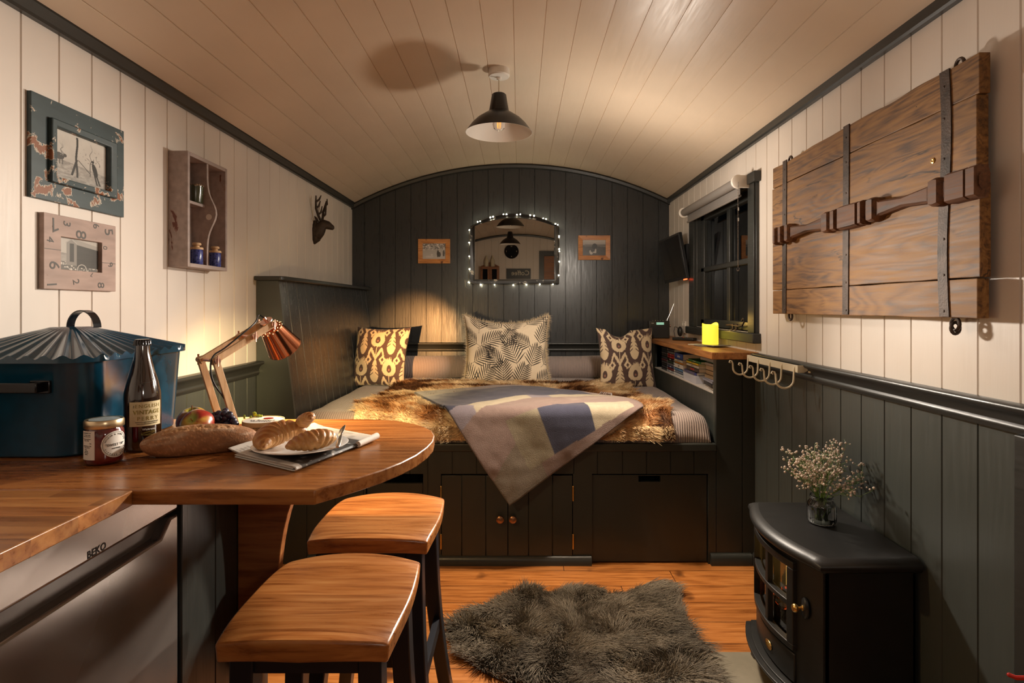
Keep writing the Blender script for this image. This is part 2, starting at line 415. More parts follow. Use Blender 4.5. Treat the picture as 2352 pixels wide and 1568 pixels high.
mb = MB(); wallsheet(mb, 'y', YR, XL, XR, RAILL-.03, arch, gb, -1); mb.mi = 1; wallsheet(mb, 'y', YR, XL, XR, 0, RAILL-.03, gb, -1)
struct(mb, 'wall_rear', [m_white, m_green], 'boarded end wall seen only in the mirror', ang=20)
mb = MB(); mb.box(XL, XR, YR, YB, -.03, 0); struct(mb, 'floor', m_floor, 'honey oak plank floor', ang=0)
# ceiling boards run the length of the hut over the arch
a0 = math.asin((XL-.02-AX)/AR); a1 = math.asin((XR+.02-AX)/AR); st = .1165/AR; pr = []; a = a0
gs = [math.asin((-1.149-AX)/AR)+st*k for k in range(-2, 24)]; gs = [g for g in gs if a0 < g < a1]
w = .0045/AR; prs = [(a0, 0)]
for g in gs: prs += [(g-w/2, 0), (g-w*.2, .003), (g+w*.2, .003), (g+w/2, 0)]
prs.append((a1, 0)); P = []
for (a, d) in prs: P.append([(AX+(AR+d)*math.sin(a), y, AZ+(AR+d)*math.cos(a)) for y in (YR, YB)])
mb = MB(); mb.grid(P); struct(mb, 'ceiling', m_ceil, 'barrel vaulted ceiling of cream boards', ang=20)
# cornices, arch trim, dado rails
tn = [0]
def trim(mb, label, mat=None, **k):
    tn[0] += 1; return struct(mb, 'trim_%d' % tn[0], mat or m_trim, label, **k)
for sx, xw, zb in ((1, XL, 1.941), (-1, XR, 1.9776)):
    p = [(xw, zb), (xw+sx*.016, zb), (xw+sx*.022, zb+.006), (xw+sx*.022, zb+.037), (xw+sx*.034, zb+.047), (xw+sx*.034, zb+.06), (xw, zb+.07)]
    mb = MB(); mb.prism([(q[0], q[1]) for q in p], YR, YB, 'y'); trim(mb, 'charcoal cornice along the %s eaves' % ('left' if sx > 0 else 'right'))
for yy, s in ((YB, -1), (YR, 1)):
    P = []
    for i in range(49):
        a = a0+(a1-a0)*i/48; q = [(0, 0), (0, .022), (.012, .030), (.030, .026), (.034, .012), (.034, 0)]
        P.append([(AX+(AR-r)*math.sin(a), yy+s*d, AZ+(AR-r)*math.cos(a)) for r, d in q])
    mb = MB(); mb.grid(P); trim(mb, 'charcoal moulding following the arch of the end wall' if s < 0 else 'moulding on the arch of the wall behind the viewer')
RP = [(0, 0), (.036, 0), (.040, -.004), (.040, -.011), (.035, -.016), (.026, -.020), (.018, -.030), (.013, -.044), (.017, -.049), (.018, -.055), (.015, -.060), (.013, -.066), (0, -.066)]
mb = MB(); mb.prism([(XL+d, RAILL+z) for d, z in RP], YR, 2.745, 'y'); trim(mb, 'charcoal dado rail on the left wall', ang=50)
mb = MB(); mb.prism([(XR-d, RAILR+z) for d, z in RP], YR, 2.745, 'y'); trim(mb, 'charcoal dado rail on the right wall', ang=50)
mb = MB(); mb.prism([(YB-d, .948+z) for d, z in RP], -1.13, .93, 'x'); trim(mb, 'charcoal dado rail behind the cushions', ang=50)
mb = MB(); mb.box(XR-.022, XR, 1.17, 1.285, 0, .93); trim(mb, 'dark door post at the right edge of the picture', bevel=.003)
mb = MB(); mb.prism([(XR, 0), (XR-.018, 0), (XR-.018, .045), (XR-.008, .058), (XR, .06)], 2.05, 2.745, 'y')
tag(mb.build('baseboard_right', m_trim), 'charcoal skirting at the foot of the right wall', None, None, 'structure')
# hearth slab
mb = MB(); mb.box(.60, XR, 1.25, 2.04, 0, .006)
t = NT('slate'); v = t.coord(); t.link(t.ramp(t.noise(v, 5, 6, .6), [(.3, (.12, .105, .07)), (.55, (.19, .165, .12)), (.75, (.25, .21, .15))]), t.b.inputs['Base Color']); t.b.inputs['Roughness'].default_value = .55; t.bump(t.noise(v, 14, 6), .5, .003); m_slate = t.m
o = mb.build('hearth_slab', m_slate, bevel=.003); tag(o, 'grey brown riven stone slab set in the floor under the stove', 'hearth')
# window
win = bpy.data.objects.new('window_1', None); C.objects.link(win); win.location = (XR, (WY0+WY1)/2, WZ0); win['kind'] = 'structure'; win['label'] = 'small charcoal four pane casement window'
tx = XR-.02
mb = MB(); mb.box(tx, XR+.0, WY0-.075, WY0, 1.088, 1.79); mb.box(tx, XR, WY1, WY1+.105, 1.088, 1.79)
mb.box(tx+.006, XR, WY0-.088, WY0-.075, 1.088, 1.79)
mb.box(XR, XR+.08, WY0-.004, WY0, 1.088, 1.79); mb.box(XR, XR+.08, WY1, WY1+.004, 1.088, 1.79); mb.box(XR, XR+.08, WY0, WY1, 1.79, 1.794); mb.box(XR, XR+.08, WY0, WY1, 1.084, 1.09)
mb.build('window_frame', m_trim, win, bevel=.003)
mb = MB(); mb.box(tx-.012, XR, WY0-.108, WY1+.125, 1.79, 1.838); mb.build('window_head', m_trim, win, bevel=.002)
mb = MB(); mb.box(tx-.018, XR+.02, WY0-.108, WY1+.125, 1.042, 1.088); mb.build('window_sill', m_trim, win, bevel=.004)
sx0, sx1 = 1.135, 1.175; sz0, sz1 = 1.092, 1.788
mb = MB(); mb.box(sx0, sx1, WY0, WY1, sz0, sz0+.045); mb.box(sx0, sx1, WY0, WY1, sz1-.045, sz1); mb.box(sx0, sx1, WY0, WY0+.06, sz0, sz1); mb.box(sx0, sx1, WY1-.06, WY1, sz0, sz1)
sash = mb.build('sash', m_trim, win, bevel=.004, seg=3)
mb = MB(); yc = (WY0+WY1)/2-.03; mb.box(sx0+.004, sx1, yc-.02, yc+.02, sz0, sz1); mb.box(sx0, sx1-.004, WY0, WY1, 1.425, 1.455)
mb.build('glazing_bar', m_trim, sash, bevel=.005, seg=3)
mb = MB()
for (a, b) in ((WY0+.06, yc-.02), (yc+.02, WY1-.06)):
    for (c, d) in ((sz0+.045, 1.425), (1.455, sz1-.045)): mb.box(sx0+.02, sx0+.024, a, b, c, d)
mb.build('glass_pane', GLASS('window_glass', (.9, .95, .93)), sash)
mb = MB(); yl = 3.02; mb.tube([(sx0-.018, yl+.13, 1.113), (sx0-.02, yl+.06, 1.116), (sx0-.02, yl-.05, 1.112), (sx0-.02, yl-.10, 1.118), (sx0-.018, yl-.125, 1.140), (sx0-.018, yl-.105, 1.152), (sx0-.018, yl-.09, 1.142)], .0045, 8)
for d in (.03, -.02): mb.tube([(sx0-.018, yl+d, 1.095), (sx0-.018, yl+d, 1.122)], .006, 8); mb.box(sx0-.028, sx0, yl+d-.012, yl+d+.012, 1.090, 1.096)
mb.build('casement_stay', m_iron, win)
# roller blind
bl = thing('roller_blind', 'rolled up grey roller blind with a beaded chain above the window', 'blind', (1.04, 3.2, 1.75))
mg = MAT('blind_fabric', (.20, .18, .165), .7, 0, .04, bump=.1, bs=400)
mb = MB(); mb.tube([(1.04, 2.79, 1.806), (1.04, 3.68, 1.806)], .023, 24); mb.build('fabric_roll', mg, bl)
mb = MB(); mb.box(1.058, 1.061, 2.80, 3.67, 1.745, 1.80); mb.tube([(1.059, 2.80, 1.744), (1.059, 3.67, 1.744)], .007, 8); mb.build('bottom_bar', mg, bl)
for yy, n in ((2.765, 0), (3.682, 1)):
    mb = MB(); mb.lathe([(0, 0), (.031, 0), (.033, .004), (.033, .016), (.026, .02), (0, .02)], 28, Matrix.Rotation(PI/2, 4, 'X'), (1.04, yy+.02, 1.806)); mb.box(1.045, 1.108, yy+.001, yy+.018, 1.777, 1.836)
    br = mb.build('bracket', m_wplast, bl, bevel=.002)
mb = MB()
for i in range(62):
    s = i/61; 
    for yy in (2.762, 2.80): mb.ball((1.035 if yy < 2.78 else 1.05, yy, 1.80-.40*s), .0022, 4)
for i in range(1, 7):
    a = PI*i/7; mb.ball((1.042, 2.781-.019*math.cos(a), 1.40-.018*math.sin(a)), .0022, 4)
for zz in (1.68, 1.63): mb.box(1.047, 1.053, 2.797, 2.803, zz-.008, zz+.008)
mb.build('bead_chain', m_steel, bl)

# ================================================================ BED ALCOVE
YF = 2.748                      # front plane of the bed cabinet
cab = thing('bed_cabinet', 'charcoal boarded cabin bed base with cupboard doors below the mattress', 'bed base', (-.06, YF, 0))
mb = MB(); mb.box(-1.235, .925, YF-.012, YF+.03, .533, .568); mb.box(-1.235, .925, YF+.03, 4.32, .55, .566); mb.build('top_rim', m_cab, cab, bevel=.004)
gf = [(-1193+p)/FL*YF for p in (705, 770, 835, 900, 942, 983, 1039, 1095, 1151, 1206, 1262, 1318, 1372, 1430, 1485, 1540, 1594, 1645)]
mb = MB()
def pan(mb, x0, x1, z0, z1, y0=YF, y1=YF+.02, g=gf): mb.prism([(a, b) for a, b in notched(x0, x1, y0, y1, g, .005, .004)], z0, z1, 'z')
X = lambda px, Y=YF: (px-VX)/FL*Y
Z = lambda py, Y=YF: H-(py-VY)/FL*Y
pan(mb, -1.235, .925, Z(1088), .533)
pan(mb, -1.235, X(840), .0, Z(1088)); pan(mb, X(972), X(1013), 0, Z(1088)); pan(mb, X(1316), X(1360), .0, Z(1088)); pan(mb, X(1627), .925, 0, Z(1088))
mb.box(X(1013), X(1316), YF, YF+.02, 0, .045); mb.build('front_boards', m_cab, cab)
mb = MB(); mb.box(-1.235, .925, YF+.30, YF+.32, 0, .53); mb.box(-1.235, .925, YF+.02, YF+.30, 0.004, .01); mb.build('cabinet_carcass', m_cab, cab)
for i, (xa, xb, kx) in enumerate(((1015, 1166, 1149), (1167.5, 1314, 1178))):
    mb = MB(); g = [X(p) for p in ((1061, 1116) if i == 0 else (1214, 1269))]; zt = Z(1091); zb = Z(1278+i*2)
    pan(mb, X(xa), X(xb), zb, zt, YF-.006, YF+.014, g); d = mb.build('cabinet_door', m_cab, cab, bevel=.0015)
    mb = MB(); M = Matrix.Rotation(PI/2, 4, 'X'); mb.lathe([(0, 0), (.011, 0), (.011, .003), (.006, .005), (.006, .012), (.015, .016), (.0185, .022), (.017, .028), (.010, .033), (0, .034)], 20, M, (X(kx), YF-.006, Z(1188)))
    mb.build('knob', m_agedcop, d)
    for zz in (1133, 1243):
        xx = X(1013.5 if i == 0 else 1316); mb = MB(); mb.tube([(xx, YF-.008, Z(zz+16)), (xx, YF-.008, Z(zz-16))], .0035, 8); mb.ball((xx, YF-.008, Z(zz-17)), .0045, 5); mb.build('hinge', m_brass, d)
for (xa, xb) in ((842, 970), (1361, 1625)):
    mb = MB(); x0, x1 = X(xa), X(xb); z1, z0 = Z(1092), Z(1291); xc = (x0+x1)/2 if xa > 1000 else x0; hw = .052; hz = Z(1101); yf, yb = YF+.012, YF+.028
    if xa > 1000:
        mb.box(x0, x1, yf, yb, z0, hz-.014); mb.box(x0, x1, yf, yb, hz+.014, z1); mb.box(x0, xc-hw, yf, yb, hz-.014, hz+.014); mb.box(xc+hw, x1, yf, yb, hz-.014, hz+.014)
        for s in (-1, 1):
            mb.prism([(xc+s*hw, hz-.014), (xc+s*hw, hz+.014)]+[(xc+s*(hw-.014*(1-math.cos(a))), hz+.014*math.sin(a)+0) for a in [PI/2*k/5 for k in (4, 3, 2, 1)]][::1]+[], yf, yb, 'y') if False else None
    else: mb.box(x0, x1, yf, yb, z0, z1-.04)
    mb.build('pull_panel', m_cab, cab)
mb = MB(); mb.prism([(YF, 0), (YF-.022, 0), (YF-.022, .026), (YF-.012, .040), (YF, .043)], X(708), X(1358), 'x'); mb.build('plinth', m_cab, cab, ang=50)

# sloping end panel at the left of the bed
ep = thing('headboard_partition', 'sloping boarded partition with a capped top at the left end of the bed', 'partition', (-1.15, 3.5, .57))
TZ = 1.335; xt, xb = -1.134, -1.134+(TZ-.57)*.121
mb = MB(); mb.prism([(XL+.001, .57), (xb, .57), (xt, TZ), (XL+.001, TZ)], YF-.002, YF+.02, 'y'); mb.build('end_panel', m_green, ep, bevel=.002)
def slope(z): return xt+(TZ-z)*.121
P = []; gsl = grooves(YF+.09, .1205, YF+.02, YB); pts = [(YF+.02, 0)]
for g in gsl: pts += [(g-.003, 0), (g-.001, .005), (g+.001, .005), (g+.003, 0)]
pts.append((YB-.002, 0))
for (y, d) in pts: P.append([(slope(.57)-d, y, .57), (slope(TZ)-d, y, TZ)])
mb = MB(); mb.grid(P); mb.box(XL+.001, XL+.03, YF+.02, YB-.002, .57, TZ); mb.build('sloping_boards', m_dark, ep, ang=20)
mb = MB(); mb.prism([(XL+.001, YF-.028), (xt+.018, YF-.028), (xt+.036, YF+.0), (xt+.036, YB-.001), (XL+.001, YB-.001)], TZ, TZ+.02, 'z'); mb.build('cap', m_trim, ep, bevel=.004)

# side cabinet with open book shelf
sc = thing('side_cabinet', 'tall charcoal boarded cabinet at the right end of the bed with an open bookshelf', 'cabinet', (1.01, YF, 0))
x0 = .9275
mb = MB(); mb.prism([(a, b) for a, b in notched(x0, XR-.001, YF, YF+.02, [X(1705)], .005, .004)], 0, .966, 'z'); mb.build('front_panel', m_cab, sc)
mb = MB(); mb.box(x0, x0+.016, YF+.02, YF+.045, .566, .966); mb.box(x0, x0+.016, YF+.045, YB-.002, .566, .795); mb.box(x0, x0+.016, 4.0, YB-.002, .795, .966); mb.build('side_panel', m_green, sc, bevel=.0015)
mb = MB(); mb.box(x0+.001, XR-.002, YF+.02, 4.0, .785, .80); mb.build('shelf', m_white, sc)
mb = MB(); mb.box(XR-.012, XR-.002, YF+.02, 4.0, .80, .966); mb.build('back_panel', m_cab, sc)
mb = MB(); mb.prism([(YF, 0), (YF-.022, 0), (YF-.022, .035), (YF-.012, .050), (YF, .053)], x0-.03, XR-.02, 'x'); mb.build('plinth', m_cab, sc, ang=50)
mb = MB(); mb.box(.89, XR-.001, 2.70, YB-.001, .967, 1.0); o = mb.build('shelf_top', m_oakedge, bevel=.003); tag(o, 'honey oak shelf board on the side cabinet under the window', 'shelf board')
SH = 1.0

# mattress under a ribbed bedspread
def ribs(nm, col, axis, per=.011, st=.6):
    t = NT(nm); tc = t.new('ShaderNodeTexCoord'); sp = t.new('ShaderNodeSeparateXYZ'); t.link(tc.outputs['Object'], sp.inputs[0])
    n = t.noise(tc.outputs['Object'], 3, 2); a = t.math('ADD', sp.outputs[axis], t.math('MULTIPLY', n, .03))
    w_ = t.math('SINE', t.math('MULTIPLY', a, 2*PI/per)); f = t.math('ADD', w_, t.math('MULTIPLY', t.noise(tc.outputs['Object'], 250, 3), .8))
    t.link(t.ramp(f, [(.0, [c*.76 for c in col]), (.9, col)]), t.b.inputs['Base Color']); t.b.inputs['Roughness'].default_value = .9
    t.b.inputs['Sheen Weight'].default_value = .2; t.bump(f, st, .003); return t.m
m_rib = ribs('ribbed_bedspread', (.36, .285, .26), 0)
MX0, MX1, MY0, MY1, MZ = slope(.70)+.008, .902, YF+.012, 4.31, .705
def mattress_z(x, y):
    """height of the covered mattress, rounded at the front and side edges"""
    r = .075; dx = np.minimum(np.minimum(x-MX0, MX1-x), r); dy = np.minimum(y-MY0, r)
    hx = r-np.sqrt(np.clip(r*r-(r-dx)**2, 0, None)); hy = r-np.sqrt(np.clip(r*r-(r-dy)**2, 0, None))
    return MZ-np.clip(hx*.6+hy, 0, .12)+(fbm(x*3, y*3, 4)-.5)*.018
nu, nv = 160, 120
u = np.linspace(0, 1, nu)[:, None]; v = np.linspace(0, 1, nv)[None, :]
ys = MY0+(MY1-MY0)*np.maximum(v-.08, 0)/.92; xs = MX0+(MX1-MX0)*u+0*v; ys = ys+0*u
zz = mattress_z(xs, ys); zz = np.where(v < .08, .569+(mattress_z(xs, MY0+0*xs)-.569)*(v/.08), zz)
ys = ys+np.where(v < .08, -.006*np.sin(v/.08*PI)+.004*np.sin(xs*40), 0)
o = surf('mattress', np.stack([xs, ys, zz], -1), m_rib, ang=60); tag(o, 'mattress under a ribbed mauve grey bedspread', 'mattress')
nu = 120; P = []
for i in range(nu):
    x = slope(.78)+.012+(.90-slope(.78)-.014)*i/(nu-1); e = min(i, nu-1-i); k = 1-max(0, (6-e)/6)**2*.35; w2 = (vn(x*3, .3)-.5)*.012
    P.append([(x, 4.205-.10*k*math.cos(a), .775+w2+.085*k*math.sin(a)) for a in [-.9+ (PI+1.2)*j/18 for j in range(19)]])
o = surf('bolster', P, m_rib, ang=60); tag(o, 'long mauve grey bolster lying along the end wall behind the cushions', 'bolster')

# cushions
def cushion(name, w, h, t, fn, label, loc, rot, group=None, back=(.4, .32, .2), nu=170, nv=150, droop=None):
    r = thing(name, label, 'cushion', loc, group)
    def face(sgn):
        U, V = np.meshgrid(np.linspace(-1, 1, nu), np.linspace(-1, 1, nv), indexing='ij')
        px = w/2*U*(1-.10*(1-V**2)*np.abs(U)**2); pzv = h/2*V*(1-.09*(1-U**2)*np.abs(V)**2)
        b = np.clip((1-U**2)*(1-V**2), 0, 1)**.42
        wr = (fbm(U*2.2+5, V*2.2, 2)-.5)*.22*b
        py = -sgn*t/2*(b+wr)
        if droop: pzv = pzv+droop(U, V)
        return U, V, np.stack([px, py, pzv], -1)
    for sgn, nm in ((1, 'cushion_front'), (-1, 'cushion_back')):
        U, V, P = face(sgn); col = fn((U+1)/2*w, (V+1)/2*h) if sgn > 0 else np.ones(U.shape+(3,))*np.array(back)
        if sgn < 0: P = P[::2, ::2]; col = col[::2, ::2]
        org = np.array(wloc(r)); o = surf(nm, P+org, m_cloth, r, col, ang=0)
        o.data.polygons.foreach_set('use_smooth', [True]*len(o.data.polygons))
    r.rotation_euler = rot
    return r
def ikat(X, Y, sx=0.0, sy=0.0):
    bro = np.array((.085, .050, .042)); cr = np.array((.66, .52, .34)); pk = np.array((.30, .14, .10))
    P, Q = .200, .380      # repeat: columns half dropped
    M = np.zeros(X.shape); K = np.zeros(X.shape); rag = (vn(X*330, Y*24)-.5)*.026
    for off in (0, 1):
        dx = (X+sx+off*P/2) % P-P/2; dy = (Y+sy+off*Q/2) % Q-Q/2
        r = np.sqrt((dx/.047)**2+(dy/np.where(dy > 0, .072+rag*1.6, .044+rag*.4))**2); M = np.where(r < 1, 1, M)
        K = np.where(np.sqrt((dx/.016)**2+(dy/np.where(dy > 0, .030, .020))**2) < 1, 1, K); K = np.where(np.sqrt((dx/.006)**2+((dy+.002)/.008)**2) < 1, 2, K)
        e = dy+.048; M = np.where((np.abs(dx) < .0020) & (e < 0) & (e > -.05), 1, M)
        c = -.120+np.abs(dx)*1.75-np.clip(np.abs(dx)-.036, 0, 1)*4.4; M = np.where((np.abs(dy-c) < .0165+rag*.4) & (np.abs(dx) < .055) & (dy < -.048), 1, M)
        lx = (X+sx+off*P/2+P/2) % P-P/2; ly = dy+.015
        w = np.where(ly > .028, .0185, np.where(ly > -.03, .0185+(.028-ly)*.25, .033)); rr = np.sqrt((lx/w)**2+(ly/.078)**2); leaf = rr < 1
        for k in (-.020, .004, .028): leaf &= ~((np.abs(ly-k+np.abs(lx)*.9-.020) < .0036) & (np.abs(lx) > .008))
        M = np.where(leaf & (M == 0), 1, M)
        for sdx in (-.050, .050):
            qx = (X+sx+off*P/2+P/2+P/2-sdx) % P-P/2; qy = dy+.128
            M = np.where(np.abs(qx)/.025+np.abs(qy)/(.034+rag) < 1, 1, M); K = np.where(np.abs(qx)/.010+np.abs(qy)/.013 < 1, 1, K)
    c = np.where((M > 0)[..., None], cr, bro); c = np.where((K == 1)[..., None], bro, c); c = np.where((K == 2)[..., None], pk, c)
    return c
cushion('ikat_cushion', .385, .40, .13, lambda x, y: ikat(x, y, .010, .08), 'brown and cream ikat cushion leaning by the sloping partition, far left of the three', (-.905, 3.80, .885), (math.radians(-15), 0, math.radians(-14)), 'patterned cushions on the bed')
def dr(U, V): return -.045*np.clip(1-((U+.25)/.45)**2, 0, 1)*np.clip(V, 0, 1)**2
cushion('ikat_cushion', .375, .40, .13, lambda x, y: ikat(x, y, .075, .10), 'brown and cream ikat cushion with a dented top beside the bookshelf', (.685, 3.74, .88), (math.radians(-12), 0, math.radians(7)), 'patterned cushions on the bed', droop=dr)
def palm(X, Y):
    c = np.ones(X.shape+(3,))*np.array((.76, .63, .46)); blk = np.array((.022, .017, .014)); M = np.zeros(X.shape, bool); R = random.Random(5)
    fr = []
    for i in range(5):
        for j in range(4): fr.append((.04+i*.124+R.uniform(-.02, .02)+(.05 if j % 2 else -.01), .03+j*.135+R.uniform(-.02, .02), R.uniform(30, 150), R.uniform(.16, .20)))
    for (bx, by, an, L) in fr:
        a = math.radians(an); ax, ay = math.cos(a), math.sin(a); bend = R.uniform(-.5, .5)
        def seg(x0, y0, x1, y1, w0):
            nonlocal M
            lx0, lx1 = min(x0, x1)-.006, max(x0, x1)+.006; ly0, ly1 = min(y0, y1)-.006, max(y0, y1)+.006
            I = np.where((X[:, 0] > lx0) & (X[:, 0] < lx1))[0]; J = np.where((Y[0] > ly0) & (Y[0] < ly1))[0]
            if len(I) == 0 or len(J) == 0: return
            sl = (slice(I[0], I[-1]+1), slice(J[0], J[-1]+1)); x = X[sl]; y = Y[sl]; dx, dy = x1-x0, y1-y0; l2 = dx*dx+dy*dy+1e-12
            t = np.clip(((x-x0)*dx+(y-y0)*dy)/l2, 0, 1); d = np.hypot(x-x0-t*dx, y-y0-t*dy); M[sl] |= d < w0*(np.sin(np.clip(t, .05, .98)*PI)**.5)
        px, py = bx-ax*L*.45, by-ay*L*.45; N = 11
        for i in range(N):
            t = i/(N-1); aa = a+bend*(t-.5); nx, ny = px+math.cos(aa)*L/N, py+math.sin(aa)*L/N
            seg(px, py, nx, ny, .0013)
            if i > 1:
                l = L*.46*math.sin(PI*min(1, .25+.62*t))**.8*1.05
                for s in (-1, 1):
                    b = aa+s*(1.0-.45*t); seg(px, py, px+math.cos(b)*l, py+math.sin(b)*l, .0034)
            px, py = nx, ny
    c[M] = blk; return c
def dr2(U, V): return .045*np.clip(V, 0, 1)**2*(np.abs(U)**2.5-.55)
cc = cushion('palm_cushion', .575, .46, .17, palm, 'large cream cushion with black palm fronds and frayed edges in the middle of the bed', (-.085, 3.90, .915), (math.radians(-14), 0, math.radians(2)), 'patterned cushions on the bed', nu=330, nv=270, droop=dr2)
# frayed edge of the palm cushion
N = 3400; rr = np.random.default_rng(4); side = rr.integers(0, 4, N); s = rr.uniform(-1, 1, N)
U = np.where(side == 0, s, np.where(side == 1, s, np.where(side == 2, -1, 1))); V = np.where(side == 0, -1, np.where(side == 1, 1, s))
px = .575/2*U*(1-.10*(1-V**2)*np.abs(U)**2); pzz = .46/2*V*(1-.09*(1-U**2)*np.abs(V)**2)+dr2(U, V)
ox = np.where(side > 1, U, 0)+rr.normal(0, .45, N); oz = np.where(side < 2, V, 0)+rr.normal(0, .45, N); l = rr.uniform(.008, .019, N)
root = np.stack([px, rr.normal(0, .002, N), pzz], -1); tip = root+np.stack([ox*l, rr.normal(0, .004, N), oz*l], -1)
o = fur('fringe', None, root, tip, (root+tip)/2+rr.normal(0, .002, (N, 3)), np.tile([.62, .50, .34], (N, 1))*rr.uniform(.8, 1.1, (N, 1)), .0007, m_fur, None); o.parent = cc

# fur throw ------------------------------------------------------------
def throw_surface(x, s):
    """x across the bed, s distance from the front edge of the mattress, negative hangs down the front"""
    y = np.where(s > 0, MY0+.0+s, MY0-.018); top = mattress_z(x, np.maximum(MY0+s, MY0+.001))+.016
    edge = mattress_z(x, MY0+.001+0*s)+.016; z = np.where(s > 0, top, edge+s)
    return y, z
nu, nv = 90, 80
U, V = np.meshgrid(np.linspace(0, 1, nu), np.linspace(0, 1, nv), indexing='ij')
sF, sB = -.075, 1.02; s_ = sF+(sB-sF)*V; wl = (fbm(V*4, U*0+.5, 7)-.5)*.12; wrr = (fbm(V*4, U*0+3.5, 9)-.5)*.12
xl = -.775+wl; xr = .715-.08*np.clip(V-.25, 0, 1)+wrr; x_ = xl+(xr-xl)*U; s2 = s_+(fbm(U*5, U*0+7, 3)-.5)*.10*(V > .6)
y_, z_ = throw_surface(x_, s2); z_ = z_+(fbm(x_*4, s2*4, 8)-.5)*.03*(s2 > .05)
def furcol(x, y, jitter):
    n = fbm(x*4.2+2, y*9+np.sin(x*5)*.4, 12, 4)+(jitter-.5)*.10; t = np.clip((n-.30)/.22, 0, 1)[..., None]
    cA = np.array((.09, .034, .012)); cB = np.array((.42, .18, .055)); cC = np.array((.80, .62, .38))
    return np.where(t < .45, cA+(cB-cA)*(t/.45), cB+(cC-cB)*((t-.45)/.55))
thr = surf('fur_throw', np.stack([x_, y_, z_], -1), m_col, None, furcol(x_, y_, .4), ang=0); tag(thr, 'mottled brown and cream fur throw spread over the bed', 'throw')
def pile(nm, par, PX, PY, PZ, N, ln, colf, rad, lean, seed, clump=60, up=1.0, under=None):
    r = np.random.default_rng(seed); nu, nv = PX.shape; a = r.random(N)*(nu-1.001); b = r.random(N)*(nv-1.001); i = a.astype(int); j = b.astype(int); fa = a-i; fb = b-j
    def bil(A): return (A[i, j]*(1-fa)+A[i+1, j]*fa)*(1-fb)+(A[i, j+1]*(1-fa)+A[i+1, j+1]*fa)*fb
    P = np.stack([bil(PX), bil(PY), bil(PZ)], -1)
    G = np.stack([PX, PY, PZ], -1); du = G[i+1, j]-G[i, j]; dv = G[i, j+1]-G[i, j]; n = np.cross(du, dv); n /= np.linalg.norm(n, axis=1, keepdims=True)+1e-9
    n = np.where((n[:, 2:3]+(-n[:, 1:2])*.3) < 0, -n, n)
    lx, ly = lean(P); w = 1.0; k1 = (fbm(P[:, 0]*clump*.35, P[:, 1]*clump*.35, 21, 2)-.5)*2.6; k2 = (fbm(P[:, 0]*clump*.35+9, P[:, 1]*clump*.35+4, 22, 2)-.5)*2.6
    L = ln*r.uniform(.6, 1.15, N)*(.7+.6*fbm(P[:, 0]*20, P[:, 1]*20, 2, 2)); d = np.stack([lx+k1+r.normal(0, .18, N), ly+k2+r.normal(0, .18, N), 0*lx], -1)
    mid = P+n*(L*.5*up)[:, None]+d*(L*.22)[:, None]; tip = P+n*(L*.62*up)[:, None]+d*(L*.75)[:, None]; tip[:, 2] += r.normal(0, .1, N)*L
    keep = np.ones(N, bool) if under is None else ~under(P)
    c = colf(P[:, 0]+r.normal(0, .006, N), P[:, 1]+(P[:, 2]-MZ)*(P[:, 2] < MZ-.05), r.random(N))*(.65+.6*r.random(N)[:, None])
    return fur(nm, par, P[keep], tip[keep], mid[keep], c[keep], rad, m_fur)
def under_blanket(P):
    x = P[:, 0]; s = np.where(P[:, 1] > MY0+.004, P[:, 1]-MY0, P[:, 2]-MZ-.01)
    poly = [(-.03, -.42), (.545, -.015), (.555, .08), (.45, .265), (.28, .40), (.06, .455), (-.20, .42), (-.50, .315), (-.46, .20), (-.40, .09), (-.27, -.09)]
    ins = np.zeros(len(x), bool); n = len(poly)
    for i in range(n):
        (xa, ya), (xb_, yb_) = poly[i], poly[(i+1) % n]; c = ((ya > s) != (yb_ > s)) & (x < (xb_-xa)*(s-ya)/((yb_-ya)+1e-12)+xa); ins ^= c
    return ins
pile('fur_pile', thr, x_, y_, z_, 85000, .036, furcol, .0008, lambda P: (np.sin(P[:, 0]*3)*.5, -.7+0*P[:, 0]), 5, 75, under=under_blanket)

# wool blanket ----------------------------------------------------------
# cloth outline (x across the bed, s from the front edge; negative hangs) and its squares
TL, TM, TR, RC, TIP, LC = (-.56, .34), (.06, .60), (.46, .30), (.585, -.015), (-.045, -.475), (-.45, .13)
nu, nv = 170, 170
U, V = np.meshgrid(np.linspace(0, 1, nu), np.linspace(0, 1, nv), indexing='ij')   # U: from the left edge to the right edge, V: from the tip edge to the top
def lerp(a, b, t): return a+(b-a)*t
def bez(p, q, r, t): return (1-t)**2*p+2*t*(1-t)*q+t*t*r
bx = bez(TIP[0], .27, RC[0], U); bs = bez(TIP[1], -.26, RC[1], U)        # bottom edge
qx = bez(TL[0], .10, TR[0], U); qs = bez(TL[1], .80, TR[1], U)            # top edge
lxp = bez(TIP[0], LC[0]+.02, TL[0], V); lsp = bez(TIP[1], LC[1]-.05, TL[1], V)
rxp = bez(RC[0], .60, TR[0], V); rsp = bez(RC[1], .16, TR[1], V)
cx = lerp(bx, qx, V)+lerp(lxp, rxp, U)-(lerp(lerp(TIP[0], RC[0], U), lerp(TL[0], TR[0], U), V))
cs = lerp(bs, qs, V)+lerp(lsp, rsp, U)-(lerp(lerp(TIP[1], RC[1], U), lerp(TL[1], TR[1], U), V))
Rb = .05; yy = np.empty_like(cs); zz = np.empty_like(cs)
top = mattress_z(cx, np.maximum(MY0+np.maximum(cs, 0), MY0+.12))+.040
arc = Rb*PI/2
yy = np.where(cs > 0, MY0+.01+cs, np.where(cs > -arc, MY0+.01-Rb*np.sin(np.clip(-cs, 0, arc)/Rb), MY0+.01-Rb))
zz = np.where(cs > 0, top, np.where(cs > -arc, top-Rb*(1-np.cos(np.clip(-cs, 0, arc)/Rb)), top-Rb+(cs+arc)))
